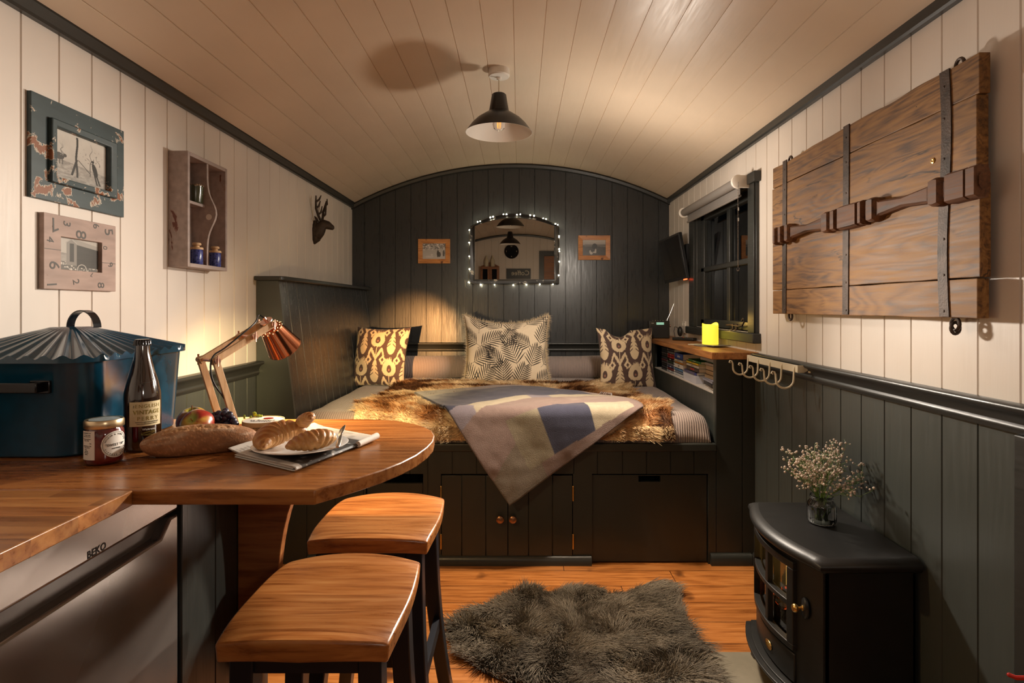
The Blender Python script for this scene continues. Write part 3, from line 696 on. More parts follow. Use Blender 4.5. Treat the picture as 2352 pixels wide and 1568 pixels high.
wav = (fbm(cx*3.3+1, cs*3.3, 31)-.5); fold = np.sin((cx*1.2+cs*.9)*11)*.5+wav*2
yy = yy-np.clip(-cs, 0, 1)*.10*(1+wav)-fold*.012*(cs < .0)*np.clip(-cs*8, 0, 1); zz = zz+wav*.026*(cs > 0)+np.clip(cs, 0, 1)*.034
# checks follow the weave: one set of bands parallel to the bottom edge, the other to the left edge
mauve = (.245, .175, .165); grey = (.20, .165, .135); crm = (.46, .40, .30); blue = (.060, .062, .115); lav = (.24, .21, .26); taupe = (.30, .225, .20)
olv = (.25, .215, .16); blue = (.048, .052, .098); wob = (fbm(U*6, V*6, 5)-.5)*.008; W = V-.40*U+wob; U_ = U+wob; V_ = V+wob
colb = np.ones(U.shape+(3,))*np.array(mauve)
def cell(m, c):
    colb[m] = c
cell((U_ < .28) & (W < .10), grey); cell((U_ > .60) & (W > .10), taupe)
b_ = (W > .33) & (W < .43); cell(b_ & (U_ < .10), lav); cell(b_ & (U_ > .10) & (U_ < .42), crm); cell(b_ & (U_ >= .42) & (U_ < .55), lav); cell(b_ & (U_ >= .55), crm)
cell((W > .43) & (W < .78) & (U_ < .84), blue); cell((W > .78), grey); cell((W > .78) & (U_ > .20), taupe)
c_ = (V_ > .06) & (V_ < .28); cell(c_ & (U_ > .20) & (U_ < .37), olv); cell(c_ & (U_ > .37) & (U_ < .65), blue); cell(c_ & (U_ > .65) & (U_ < .93), crm)
colb = colb*(.62+.2*fbm(U*60, V*60, 3)[..., None])
seamc = (U > .985) | (V < .012) | (U < .01); colb = np.where(seamc[..., None], colb*.8, colb)
bl_ = surf('wool_blanket', np.stack([cx, yy, zz], -1), m_wool, None, colb, thick=.014, off=-1, ang=0)
bl_.data.polygons.foreach_set('use_smooth', [True]*len(bl_.data.polygons)); bl_.modifiers['thick'].offset = -1
tag(bl_, 'folded mauve, cream and blue checked wool blanket hanging to a point over the bed edge', 'blanket')
# ================================================================ ON THE WALLS
def jit(a): return rnd.uniform(-a, a)
def photo_grid(nu, nv):   # u to the right, v upwards, 0..1
    return np.meshgrid(np.linspace(0, 1, nu), np.linspace(0, 1, nv), indexing='ij')
def ph_sheep(U, V):
    g = .34+.22*V+.16*(fbm(U*4, V*4, 1)-.5)*(V > .4); g = np.where(V < .42-.10*U, .20+.30*(fbm(U*16, V*30, 2)-.2), g)
    tree = (np.abs(U-.43-.012*np.sin(V*9)) < .020) & (V > .1); lean = (np.abs(U-(.30+.12*(V/.45))) < .022) & (V < .5) & (V > .12); g = np.where(tree | lean, .03, g)
    bar = np.abs(V-(.50-(U-.46)*.95)) < .010; g = np.where(bar & (U > .46) & (U < .72), .03, g)
    sheep = ((U-.09)/.10)**2+((V-.47)/.075)**2 < 1; head = ((U-.20)/.035)**2+((V-.51)/.04)**2 < 1; legs = (np.abs((U-.03) % .055-.02) < .006) & (U < .18) & (V < .45) & (V > .30); g = np.where(sheep | head | legs, .05, g)
    for (bx, an, L) in ((.70, 1.5, .5), (.72, 1.1, .45), (.70, 2.0, .4), (.76, .8, .35), (.66, 2.3, .3), (.9, 1.9, .4), (.12, 1.4, .3), (.16, 1.7, .3)):
        by = .50; x1, y1 = bx+math.cos(an)*L, by+math.sin(an)*L; t = np.clip(((U-bx)*(x1-bx)+(V-by)*(y1-by))/L**2, 0, 1)
        d = np.hypot(U-bx-t*(x1-bx)-.02*np.sin(t*12), V-by-t*(y1-by)); g = np.where((d < .008*(1-t)+.002) & (V < .95), .16, g)
    g = np.where((np.abs(U-.70) < .010) & (V < .52) & (V > .2), .13, g)
    body = ((U-.80-(V-.38)*-.25)/.050)**2+((V-.38)/.15)**2 < 1; hd = (U-.755)**2+((V-.565)*1)**2 < .0009; leg1 = (np.abs(U-(.80+(.25-V)*.25)) < .017) & (V < .3) & (V > .05); leg2 = (np.abs(U-(.84+(.25-V)*.35)) < .017) & (V < .3) & (V > .05)
    g = np.where(body | hd | leg1 | leg2, .03, g); return g
def ph_hut(U, V):
    g = .42+0*U; g = np.where(V < .55-.1*U, .24+.2*(fbm(U*9, V*12, 4)-.3), g); g = np.where(V < .30, .12+.42*(fbm(U*22, V*26, 5) > .62), g)
    side = (U > .45) & (V > .15) & (V < .80-.12*(U-.45)*1.6); g = np.where(side, .045+.02*fbm(U*3, V*40, 3), g)
    roof = (U > .30) & (V > .80-.19*(U-.45)) & (V < .97-.25*np.clip(U-.33, 0, 1)-.9*np.clip(.33-U, 0, 1)) & (U > .27); g = np.where(roof & (U > .38), .30, g)
    fr = (U > .23) & (U < .45) & (V > .2) & (V < .93-1.0*np.abs(U-.335)); g = np.where(fr, .22, g); g = np.where((U > .30) & (U < .39) & (V > .3) & (V < .82), .05, g); g = np.where((np.abs(V-(.95-1.0*np.abs(U-.335))) < .02) & (U > .21) & (U < .46), .36, g)
    rr = np.hypot(U-.57, (V-.10)*.72); g = np.where((np.abs(rr-.10) < .009), .40, g); return g
def ph_hunt(U, V):
    g = .44-.1*V+.22*(fbm(U*18, V*30, 6)-.5)*(V > .55); g = np.where(V > .62, .16+.5*(fbm(U*26, V*34, 8) > .55), g)
    for (x, y, a, b, c) in ((.07, .58, .06, .035, .62), (.25, .60, .06, .03, .58), (.42, .58, .05, .028, .6), (.30, .17, .18, .06, .60), (.40, .28, .05, .06, .62), (.66, .35, .045, .22, .05), (.73, .30, .05, .15, .08), (.90, .38, .045, .2, .12), (.86, .55, .03, .05, .5)): g = np.where(((U-x)/a)**2+((V-y)/b)**2 < 1, c*(1-.3*fbm(U*30, V*30, 3)), g)
    return g
def ph_dogs(U, V):
    g = .20+.28*np.clip((V-.55)/.45, 0, 1); g = np.where(V < .60-.12*(U-.5), .035+.03*fbm(U*9, V*9, 6), g); g = np.where((V > .58) & (V < .70) & (U > .1), .12, g)
    g = np.where((((U-.52)/.11)**2+((V-.58)/.18)**2) < 1, .02, g)
    for (x, y, a, b) in ((.56, .30, .035, .14), (.38, .17, .06, .09), (.33, .25, .03, .12), (.5, .22, .05, .05)): g = np.where(((U-x)/a)**2+((V-y)/b)**2 < 1, .42, g)
    return g
def photo_print(fn, P00, P10, P01, parent, nu=230, nv=170, border=0, tint=(1, .93, .83)):
    U, V = photo_grid(nu, nv); g = fn(U, V) if not border else fn(np.clip((U-border)/(1-2*border), 0, 1), np.clip((V-border)/(1-2*border), 0, 1))
    if border: g = np.where((V < border) | (V > 1-border), .55, g)
    a, b, c = (np.array(p) for p in (P00, P10, P01)); P = a+U[..., None]*(b-a)+V[..., None]*(c-a)
    return surf('photograph', P, m_print, parent, np.clip(g, 0, 1)[..., None]*np.array(tint), ang=0)
def frame_ring(mb, o, i, axis, d0, d1, dm=None):
    """mitred frame: outer rect o=(a0,a1,z0,z1), inner rect i; front at d1, inner front at dm"""
    dm = d1 if dm is None else dm
    def pt(a, z, d): return (d, a, z) if axis == 'x' else (a, d, z)
    O = [(o[0], o[2]), (o[1], o[2]), (o[1], o[3]), (o[0], o[3])]; I = [(i[0], i[2]), (i[1], i[2]), (i[1], i[3]), (i[0], i[3])]
    vs = [pt(*p, d0) for p in O]+[pt(*p, d1) for p in O]+[pt(*p, dm) for p in I]+[pt(*p, d0) for p in I]; fs = []
    for k in range(4):
        l = (k+1) % 4; fs += [(k, l, 4+l, 4+k), (4+k, 4+l, 8+l, 8+k), (8+k, 8+l, 12+l, 12+k), (12+k, 12+l, l, k)]
    mb.add(vs, fs)
m_wornblue = WORN('chipped_blue', (.030, .050, .055), (.20, .065, .02), (.48, .42, .34), .5, .615, 24)
m_worngrey = WORN('chipped_grey', (.33, .265, .24), (.12, .035, .02), (.30, .22, .19), .6, .66, 26, sc=(1, 1, .22))
m_wornpink = WORN('speckled_pink', (.36, .26, .22), (.13, .07, .05), (.38, .28, .24), .6, .70, 55, sc=(1, 1, 1.6))
# blue distressed frame
f = thing('picture_frame', 'large chipped dark blue wooden frame round a photo of a man and sheep in mist', 'picture frame', (XL, 1.64, 1.488), 'pictures on the left wall')
mb = MB(); frame_ring(mb, (1.467, 1.811, 1.488, 1.755), (1.519, 1.767, 1.537, 1.705), 'x', XL+.001, XL+.0125); mb.build('frame', m_wornblue, f, bevel=.001, ang=0)
mb = MB(); frame_ring(mb, (1.519, 1.767, 1.537, 1.705), (1.540, 1.742, 1.555, 1.686), 'x', XL+.002, XL+.025, XL+.022); mb.build('inner_moulding', m_wornblue, f, bevel=.004, seg=3, ang=40)
photo_print(ph_sheep, (XL+.005, 1.536, 1.551), (XL+.005, 1.746, 1.551), (XL+.005, 1.536, 1.690), f, border=.055)
# number frame
f = thing('picture_frame', 'dusty pink block frame printed with grey numbers round a photo of an old caravan', 'picture frame', (XL, 1.63, 1.257), 'pictures on the left wall')
mb = MB(); frame_ring(mb, (1.503, 1.771, 1.257, 1.455), (1.560, 1.713, 1.311, 1.3986), 'x', XL+.001, XL+.015); fr_ = mb.build('frame', m_wornpink, f, bevel=.0015, ang=0)
photo_print(ph_hut, (XL+.003, 1.555, 1.306), (XL+.003, 1.722, 1.306), (XL+.003, 1.555, 1.403), f)
Mn = basis((XL+.0155, 0, 0), (0, 1, 0), (0, 0, 1)); it = []
def numpos(px, py): p = pxw(px, py, XL+.015); return p[1], p[2]
for (s, px, py, sz, r) in (('7', 123, 514, .038, -155), ('3', 153, 514, .026, -95), ('6', 220, 519, .024, -75), ('5', 249, 533, .036, -80), ('8', 185, 539, .040, -90), ('4', 115, 550, .024, -95), ('0', 241, 569, .018, -90), ('6', 124, 609, .036, -92), ('9', 253, 609, .022, -60), ('1', 118, 653, .034, -85), ('2', 174, 647, .024, -80), ('8', 231, 655, .028, -90), ('7', 211, 630, .014, -200)):
    y, z = numpos(px, py)
    it.append((s, sz*1.35, plane_fn(Mn, y, z, math.radians(r)), dict(ext=.0001)))
letters('numbers', it, m_inkgrey, fr_)
for a_, b_, c_ in ((1.505, 1.559, 1.361), (1.714, 1.769, 1.340)): mb = MB(); mb.box(XL+.015, XL+.0154, a_, b_, c_, c_+.0015); mb.build('board_joint', m_inkgrey, fr_)
# box shelf
y0, y1, z0, z1, xf = 2.0585, 2.337, 1.353, 1.762, -1.170
sh = thing('wall_shelf', 'chipped grey wooden box shelf with a wavy divider hung on the left wall', 'shelf', (XL, 2.2, z0))
for a_, b_ in ((y0, y0+.014), (y1-.014, y1)): mb = MB(); mb.box(XL+.001, xf, a_, b_, z0, z1); mb.build('side_panel', m_worngrey, sh, bevel=.0015)
for nm_, a_ in (('top_panel', z1-.014), ('bottom_panel', z0)): mb = MB(); mb.box(XL+.001, xf, y0+.014, y1-.014, a_, a_+.014); mb.build(nm_, m_worngrey, sh, bevel=.0015)
mb = MB(); mb.box(XL+.001, XL+.008, y0+.014, y1-.014, z0+.014, z1-.014); mb.build('back_board', m_worngrey, sh)
yd = 2.196; pr = [(XL+.008, z1-.014)]
for i in range(25):
    s = i/24; z = z1-.014-(z1-z0-.028)*s; b = math.exp(-((s-.49)/.16)**2); pr.append((xf-.004+.034*b, z))
pr.append((XL+.008, z0+.014))
mb = MB(); mb.prism(pr, yd-.005, yd+.006, 'y'); dv = mb.build('wavy_divider', m_worngrey, sh, ang=60)
mb = MB(); M = Matrix.Rotation(PI/2, 4, 'X'); mb.lathe([(0, 0), (.011, 0), (.011, .0118), (0, .0118)], 18, M, (xf+.004, yd+.0062, 1.548)); mb.build('finger_hole', m_white, dv)
mb = MB(); mb.box(XL+.008, xf-.012, y0+.014, yd-.005, 1.583, 1.593); mb.build('small_shelf', m_worngrey, sh)
pt = thing('potted_cactus', 'small dark glazed pot of knobbly cacti on the upper ledge of the box shelf', 'plant', (XL+.040, 2.162, 1.593))
mb = MB(); mb.lathe([(0, 0), (.023, 0), (.0245, .004), (.0255, .058), (.0265, .064), (.0235, .064), (.0235, .055), (0, .055)], 28, c=(XL+.040, 2.162, 1.5935)); mb.build('pot', MAT('olive_glaze', (.030, .034, .010), .18, 0, .2, coat=.5), pt)
mb = MB()
for i in range(60):
    a = rnd.uniform(0, 2*PI); r = .026*math.sqrt(rnd.random()); mb.ball((XL+.040+r*math.cos(a), 2.162+r*math.sin(a), 1.657+rnd.uniform(0, .010)*(1-r/.03)), rnd.uniform(.003, .0055), 5)
mb.build('cactus_heads', MAT('cactus', (.22, .15, .09), .8, 0, .5, 160, .5, 400), pt)
def blue_jar(y, lab):
    j = thing('storage_jar', lab, 'jar', (XL+.052, y, z0+.014), 'blue jars in the box shelf')
    mb = MB(); mb.lathe([(0, 0), (.0195, 0), (.0205, .002), (.0205, .052), (.0195, .054), (0, .054)], 28, c=(XL+.052, y, z0+.0142))
    t = NT('blue_pattern'); v = t.coord(); vo = t.new('ShaderNodeTexVoronoi'); t.link(v, vo.inputs['Vector']); vo.inputs['Scale'].default_value = 130; t.link(t.ramp(vo.outputs['Distance'], [(.25, (.010, .018, .10)), (.5, (.045, .06, .24))]), t.b.inputs['Base Color']); t.b.inputs['Roughness'].default_value = .25
    mb.build('body', t.m, j)
    mb = MB(); mb.lathe([(0, .054), (.0215, .054), (.022, .056), (.022, .060), (.021, .062), (.010, .062), (.009, .068), (.015, .071), (.0155, .076), (.013, .079), (0, .079)], 24, c=(XL+.052, y, z0+.0143)); mb.build('wooden_lid', m_pale, j)
blue_jar(2.148, 'small blue patterned jar with a wooden lid, at the left of the wavy divider'); blue_jar(2.278, 'small blue patterned jar with a wooden lid, at the right of the wavy divider')
# stag head
mb = MB(); o0 = Vector((XL, 3.52, 1.70)); V3 = Vector
sec = [(V3((.002, 0, -.085)), .012), (V3((.012, .0, -.070)), .026), (V3((.026, 0, -.040)), .032), (V3((.040, .0, -.010)), .031), (V3((.060, .004, .010)), .029), (V3((.082, .006, .004)), .022), (V3((.100, .008, -.006)), .016), (V3((.114, .009, -.012)), .012), (V3((.119, .009, -.013)), .006)]
mb.tube([o0+p for p, r in sec], [r for p, r in sec], 14, flat=1.15)
mb.tube([o0+V3((.001, 0, -.110)), o0+V3((.012, 0, -.085)), o0+V3((.014, 0, -.02)), o0+V3((.004, 0, .03))], [.006, .026, .032, .012], 12)
for s in (-1, 1):
    b = o0+V3((.045, s*.014, .030)); k = 1.0
    A = [b, b+V3((-.005, s*.028, .030)), b+V3((-.010, s*.050, .065)), b+V3((-.005, s*.066, .100)), b+V3((.0, s*.078, .135))]
    mb.tube(A, [.0075, .0075, .0075, .006, .004], 8)
    for i, (dy, dz) in ((1, (-.006, .052)), (2, (-.010, .045)), (3, (-.026, .042))):
        p = A[i]; mb.tube([p, p+V3((.016, s*dy*.3, .014)), p+V3((.022, s*dy, dz))], [.0065, .006, .003], 8)
    e = o0+V3((.034, s*.026, .022)); mb.tube([e, e+V3((-.004, s*.022, .016)), e+V3((-.010, s*.034, .028))], [.008, .010, .002], 8, flat=.5)
o = mb.build('stag_head', MAT('cast_iron', (.035, .022, .014), .6, .3, .4, 60, .4, 200), ang=60); tag(o, 'rust brown cast iron stag head with antlers on the left wall', 'ornament')
# small oak frames on the end wall
def oakframe(px0, px1, py0, py1, fn, lab, tw):
    yb = YB-.001; x0 = (px0-VX)/FL*yb; x1 = (px1-VX)/FL*yb; za = H-(py1-VY)/FL*yb; zb_ = H-(py0-VY)/FL*yb
    f = thing('picture_frame', lab, 'picture frame', ((x0+x1)/2, yb, za), 'small oak frames by the mirror'); b = .033
    mb = MB(); frame_ring(mb, (x0, x1, za, zb_), (x0+b, x1-b, za+b, zb_-b), 'y', yb, yb-.016, yb-.013); mb.build('frame', m_smallfr, f, bevel=.001, ang=0)
    photo_print(fn, (x0+b-.003, yb-.007, za+b-.003), (x1-b+.003, yb-.007, za+b-.003), (x0+b-.003, yb-.007, zb_-b+.003), f, 90, 66, tint=(1, .93, .86))
oakframe(961, 1034, 549, 605, ph_hunt, 'small oak frame with a busy old farm photo, left of the mirror', 0)
oakframe(1328, 1401, 541, 597, ph_dogs, 'small oak frame with a photo of a person and dogs, right of the mirror', 0)
# arched mirror, leaning very slightly forward
ym = 4.300; mx0, mx1 = -.362, .292; mzb, mzs, mza = 1.380, 1.800, 1.895
mr = thing('mirror', 'arched mirror in a worn black frame on the end wall', 'mirror', ((mx0+mx1)/2, ym, mzb))
def archpoly(x0, x1, zb_, zs, za, n=20):
    cx_ = (x0+x1)/2; hw = (x1-x0)/2; sg = za-zs; R = (hw*hw+sg*sg)/(2*sg); A = math.asin(hw/R)
    return [(x0, zb_), (x1, zb_)]+[(cx_+R*math.sin(A-2*A*i/n), za-R+R*math.cos(A-2*A*i/n)) for i in range(n+1)]
O = archpoly(mx0, mx1, mzb, mzs, mza); I = archpoly(mx0+.034, mx1-.036, mzb+.034, mzs+.006, mza-.030); n = len(O)
til = math.radians(.75)
def tl(p): x, y, z = p; return (x, y-(z-mzb)*math.tan(til), z)
vs = [tl((a, ym+.015, b)) for a, b in O]+[tl((a, ym-.012, b)) for a, b in O]+[tl((a*.94+c*.06, ym-.018, b*.94+d*.06)) for (a, b), (c, d) in zip(O, I)]+[tl((a*.35+c*.65, ym-.008, b*.35+d*.65)) for (a, b), (c, d) in zip(O, I)]+[tl((a, ym-.012, b)) for a, b in I]+[tl((a, ym+.004, b)) for a, b in I]
fs = []
for r in range(5):
    for k in range(n): l = (k+1) % n; fs.append((r*n+k, r*n+l, (r+1)*n+l, (r+1)*n+k))
mb = MB(); mb.add(vs, fs); mb.build('frame', WORN('worn_black', (.012, .012, .013), (.16, .12, .09), (.35, .32, .28), .35, .66, 40), mr, ang=45)
mb = MB(); mb.add([tl((a, ym-.001, b)) for a, b in I]+[tl((a, ym+.006, b)) for a, b in I], [tuple(range(n)), tuple(range(2*n-1, n-1, -1))]+[(k, (k+1) % n, n+(k+1) % n, n+k) for k in range(n)])
mb.build('mirror_glass', MAT('silvering', (.32, .29, .24), .01, 1, 0), mr, ang=0)
# fairy lights round the mirror
fl = thing('fairy_lights', 'string of tiny warm fairy lights looped round the mirror frame', 'fairy lights', ((mx0+mx1)/2, ym-.03, mzb-.02))
m_wire = MAT('thin_wire', (.25, .2, .12), .4, .8, 0); m_led = MAT('led', (1, .95, .8), .3, emis=(1, .90, .62), es=170, var=0)
B = [(770, 143), (797, 135), (912, 93), (943, 85), (1060, 58), (1095, 57), (1212, 62), (1250, 57), (1362, 67), (1405, 74), (1508, 103), (1540, 110), (1645, 165), (1672, 177), (1687, 300), (1686, 316), (1688, 448), (1690, 474), (1690, 590), (1683, 745), (1618, 845), (1470, 845), (1318, 850), (1170, 855), (958, 850), (803, 850), (668, 822), (677, 675), (673, 530), (673, 375), (675, 235)]
pts = []
for (a, b) in B:
    px, pp = 940+a/4.9, 480+b/4.9; y = ym-.022; x, _, z = py_(px, pp, y-.006); pts.append(Vector((x, y, z)))
w_ = []
for i, p in enumerate(pts):
    q = pts[(i+1) % len(pts)]; w_ += [p, (p+q)/2+Vector((jit(.004), .004, jit(.004)))]
w_.append(pts[0]); mb = MB(); mb.tube(w_, .0009, 6); mb.tube([pts[26], pts[26]+Vector((-.03, .01, .02)), pts[26]+Vector((-.025, .015, -.03)), pts[26]+Vector((-.005, .01, -.05))], .0009, 6); mb.build('wire', m_wire, fl)
mb = MB(); mb.ball((0, 0, 0), .0044, 6); b0 = mb.build('bulb', m_led, fl, keep=True)
for i, p in enumerate(pts):
    b = b0 if i == 0 else b0.copy()
    if i: C.objects.link(b)
    b.parent = fl; b.location = p-fl.location; s = rnd.uniform(.75, 1.15); b.scale = (s, s, s)
# pendant lamps
def pendant(x, y, lab):
    zc = arch(x); r = thing('pendant_lamp', lab, 'lamp', (x, y, 1.986), 'black enamel pendant lamps')
    c = (x, y, 0)
    mb = MB(); mb.lathe([(0, zc+.01), (.046, zc+.01), (.048, zc-.028), (.044, zc-.034), (.012, zc-.036), (.009, zc-.046), (0, zc-.046)], 32, c=c); mb.build('ceiling_rose', m_wplast, r)
    mb = MB(); mb.tube([(x, y, zc-.04), (x, y, 2.15)], .0028, 8); mb.build('cord', m_creammet, r)
    out = [(0, 2.160), (.026, 2.160), (.032, 2.155), (.045, 2.080), (.050, 2.078), (.058, 2.070), (.064, 2.069), (.098, 2.046), (.122, 2.022), (.1485, 1.986)]
    mb = MB(); mb.lathe(out, 56, c=c); mb.mi = 1; mb.lathe([(.1485, 1.986), (.1475, 1.986), (.119, 2.021), (.094, 2.043), (.05, 2.070), (.02, 2.076), (0, 2.076)], 56, c=c)
    mb.build('lamp_shade', [MAT('black_shade', (.006, .006, .006), .35, 0, .1), MAT('white_inside', (.72, .68, .62), .25, 0, .02)], r, ang=45)
    mb = MB(); mb.lathe([(0, 1.995), (.012, 1.997), (.024, 2.006), (.029, 2.022), (.026, 2.038), (.014, 2.058), (.013, 2.07)], 24, c=c); bb = mb.build('bulb', m_glass, r)
    mb = MB()
    for k in range(6): a = k*PI/3; mb.tube([(x+.005*math.cos(a), y+.005*math.sin(a), 2.012), (x+.007*math.cos(a+.5), y+.007*math.sin(a+.5), 2.045)], .0008, 5)
    mb.build('filament', MAT('amber_filament', (.9, .45, .1), .5, emis=(1, .45, .08), es=1.2, var=0), bb)
    return r
pendant(-.091, 2.60, 'black enamel pendant lamp hanging from the middle of the ceiling')
pendant(-.13, .45, 'black enamel pendant lamp above the viewer, seen only in the mirror')
# old timber hatch on the right wall
hx = XR-.046
ht = thing('timber_hatch', 'old teak plank shutter with iron straps and a carved bar hung on the right wall', 'shutter', (XR, 1.9, 1.183))
def wob(a, s, amp=.003): return (float(vn(a*9, s))-.5)*2*amp
bands = [(1.183, 1.2775), (1.280, 1.500), (1.502, 1.7045), (1.707, 1.790)]
for i, (za, zb_) in enumerate(bands):
    n = 40; ya, yb = 1.352+jit(.006), 2.452+jit(.004); top = []; bot = []
    for k in range(n+1):
        y = ya+(yb-ya)*k/n; tt = zb_+(wob(y, i*2+1, .0014) if i < 3 else wob(y, 9, .004)+.010*(1-k/n)); top.append((y, tt)); bot.append((y, za+(wob(y, i*2+.5, .0014) if i else wob(y, 5, .001))))
    mb = MB(); mb.prism(bot+top[::-1], hx, XR-.018-.002*(i % 2), 'x'); mb.build('plank', m_old, ht, bevel=.002, ang=0)
for a_ in (1.48, 2.28): mb = MB(); mb.box(XR-.018, XR-.001, a_, a_+.04, 1.20, 1.77); mb.build('batten', m_oldbar, ht)
for yc_ in (2.335, 1.895, 1.458):
    dx = .014 if yc_ < 1.6 else 0; mb = MB(); P = []
    for k in range(13):
        z = 1.186+(1.796-1.186+.004*(yc_ < 2))*k/12; c_ = yc_+dx*math.sin(k/12*2*PI)*.5+(.006*(1-k/12) if yc_ > 1.8 else 0); P.append([(hx+.001, c_-.017, z), (hx-.003, c_-.0165, z), (hx-.003, c_+.0165, z), (hx+.001, c_+.017, z)])
    mb.grid(P)
    for z in (1.20, 1.29, 1.38, 1.58, 1.68, 1.76): mb.ball((hx-.003, yc_, z), .0035, 5, (.5, 1, 1))
    mb.build('iron_strap', m_iron, ht, ang=50)
for (y, z, s) in ((2.315, 1.788, 1), (1.425, 1.797, 1), (2.315, 1.178, -1), (1.44, 1.172, -1)):
    mb = MB(); mb.tube([(hx+.012+.0*k, y+.014*math.cos(k*PI/8), z+s*.004+.014*math.sin(k*PI/8)*1.1) for k in range(17)], .0042, 8, caps=False)
    if s < 0 and y < 1.6: mb.tube([(hx+.012+.011*math.cos(k*PI/8), y, z-.014+.014*math.sin(k*PI/8)) for k in range(17)], .004, 8, caps=False)
    mb.build('iron_ring', m_iron, ht)
# carved bar: profile of half heights along y
def cy(c): return (hx-.030)*FL/((1760+c/2.3056)-VX)
zc = 1.497; top = []
segs = [(1117, 1108, .030), (1108, 1062, .037), (1062, 1050, .032), (1050, 950, .037), (948, 930, .030), (930, 842, .034), (838, 585, .018), (580, 518, .034), (512, 504, .026), (502, 488, .037), (486, 476, .026), (474, 462, .037), (452, 380, .038), (374, 362, .026), (360, 342, .035), (338, 282, .034), (278, 128, .018), (122, 92, .034), (88, 80, .026), (78, 66, .035), (64, 54, .026), (52, 34, .034)]
for (a, b, h) in segs:
    ya, yb = cy(a), cy(b); n = 8 if h == .034 else 2
    for k in range(n+1):
        t_ = k/n; hh = h
        if h == .034 and n == 8: hh = .024+.012*math.sin(PI*min(1, max(0, t_)))**.6
        if h == .018: hh = h+.004*math.cos(t_*2*PI)
        if a == 1117: hh = h*math.sin(PI/2*(.35+.65*t_))
        top.append((ya+(yb-ya)*t_, hh))
mb = MB(); P = []
for (y, h) in top:
    d = .034 if h > .0335 else (.024 if h > .0265 else .018 if h > .0255 else .026)
    P.append([(hx, y, zc-h), (hx-d*.7, y, zc-h), (hx-d, y, zc-h+.006), (hx-d, y, zc+h-.006), (hx-d*.7, y, zc+h), (hx, y, zc+h)])
mb.grid(P); mb.add(P[0], [(0, 1, 2, 3, 4, 5)]); mb.add(P[-1], [(5, 4, 3, 2, 1, 0)])
mb.build('carved_bar', m_oldbar, ht, ang=25)
mb = MB(); mb.lathe([(0, 0), (.007, 0), (.007, .002), (.004, .003), (0, .001)], 16, Matrix.Rotation(-PI/2, 4, 'Y'), (hx, 1.50, 1.586)); mb.build('brass_eyelet', m_brass, ht)
# coat rack
rx = 1.05; rk = thing('coat_rack', 'cream metal coat rack with five curled hooks on the dado rail', 'coat rack', (rx, 2.44, .93))
mb = MB(); mb.box(rx-.002, rx+.002, 2.20, 2.685, .962, .990)
for y, s in ((2.20, -1), (2.685, 1)):
    mb.box(rx-.002, rx+.024, y-.002, y+.002, .962, .990); mb.prism([(rx+.024, .963), (rx+.024, .989), (rx+.034, .983), (rx+.040, .979), (rx+.040, .973), (rx+.034, .968)], y-.002, y+.002, 'y'); mb.box(rx+.040, rx+.044, y-.012, y+.004, .962, .990)
mb.build('bar', m_creammet, rk, bevel=.0012)
hk = None
for i, y in enumerate((2.68-.01, 2.556, 2.438, 2.328, 2.222)):
    if hk is None:
        P = [(0, 0, .008), (-.003, 0, -.006)]+[(-.003+0*k, 0, -.006-.04*k/4) for k in range(1, 5)]
        P = [(-.001, 0, .010), (-.004, 0, -.002), (-.005, 0, -.04)]
        for k in range(1, 10): a = PI*k/10; P.append((-.005-.034*(1-math.cos(a)), 0, -.042-.032*math.sin(a)))
        P += [(-.073, 0, -.036), (-.074, 0, -.022), (-.079, 0, -.012), (-.087, 0, -.010), (-.090, 0, -.017), (-.084, 0, -.020)]
        mb = MB(); mb.tube(P, [.0015, .0035]+[.0042]*10+[.0036, .0034, .0032, .003, .003, .0025], 10); hk = mb.build('hook', m_creammet, None, keep=True, ang=70); h_ = hk
    else: h_ = hk.copy(); C.objects.link(h_)
    h_.parent = rk; h_.location = Vector((rx, y, .975))-rk.location
# television on its arm
tv = thing('television', 'small black television tilted on a wall arm in the corner by the window', 'television', (1.04, 3.95, 1.36))
A = Vector(py_(1513, 556, 4.12)); Bv = Vector(py_(1557, 532, 3.74)); Cv = Vector(py_(1581, 640, 3.72)); D = Vector(py_(1527, 650, 4.10))
cen = (A+Bv+Cv+D)/4; uy = ((A-Bv)+(D-Cv)).normalized(); uz = ((A-D)+(Bv-Cv)).normalized(); ux = uy.cross(uz).normalized(); uz = ux.cross(uy).normalized()
if ux.x > 0: ux = -ux
W_ = ((A-Bv).length+(D-Cv).length)/2; H_ = ((A-D).length+(Bv-Cv).length)/2
M = Matrix((ux, uy, uz)).transposed().to_4x4(); M.translation = cen
mb = MB(); mb.box(-.018, .004, -W_/2, W_/2, -H_/2, H_/2, M); mb.box(-.030, -.018, -W_*.32, W_*.32, -H_*.34, H_*.30, M); mb.build('casing', m_blackpl, tv, bevel=.003)
mb = MB(); mb.box(.004, .006, -W_/2+.014, W_/2-.014, -H_/2+.02, H_/2-.014, M); mb.build('screen', MAT('screen', (.004, .004, .005), .12, 0, 0), tv)
mb = MB(); mb.box(-.01, .005, -W_/2+.02, -W_/2+.05, -H_/2-.006, -H_/2, M); mb.build('standby_light', MAT('red_led', (.8, .05, .01), .4, emis=(1, .08, .02), es=6, var=0), tv)
mb = MB(); c0 = cen+ux*-.03; mb.tube([c0, (1.075, c0.y-.05, c0.z), (XR-.004, c0.y-.06, c0.z)], .012, 8); mb.box(XR-.03, XR-.002, 3.77, 3.86, 1.40, 1.62); mb.build('wall_arm', m_blackpl, tv, bevel=.002)
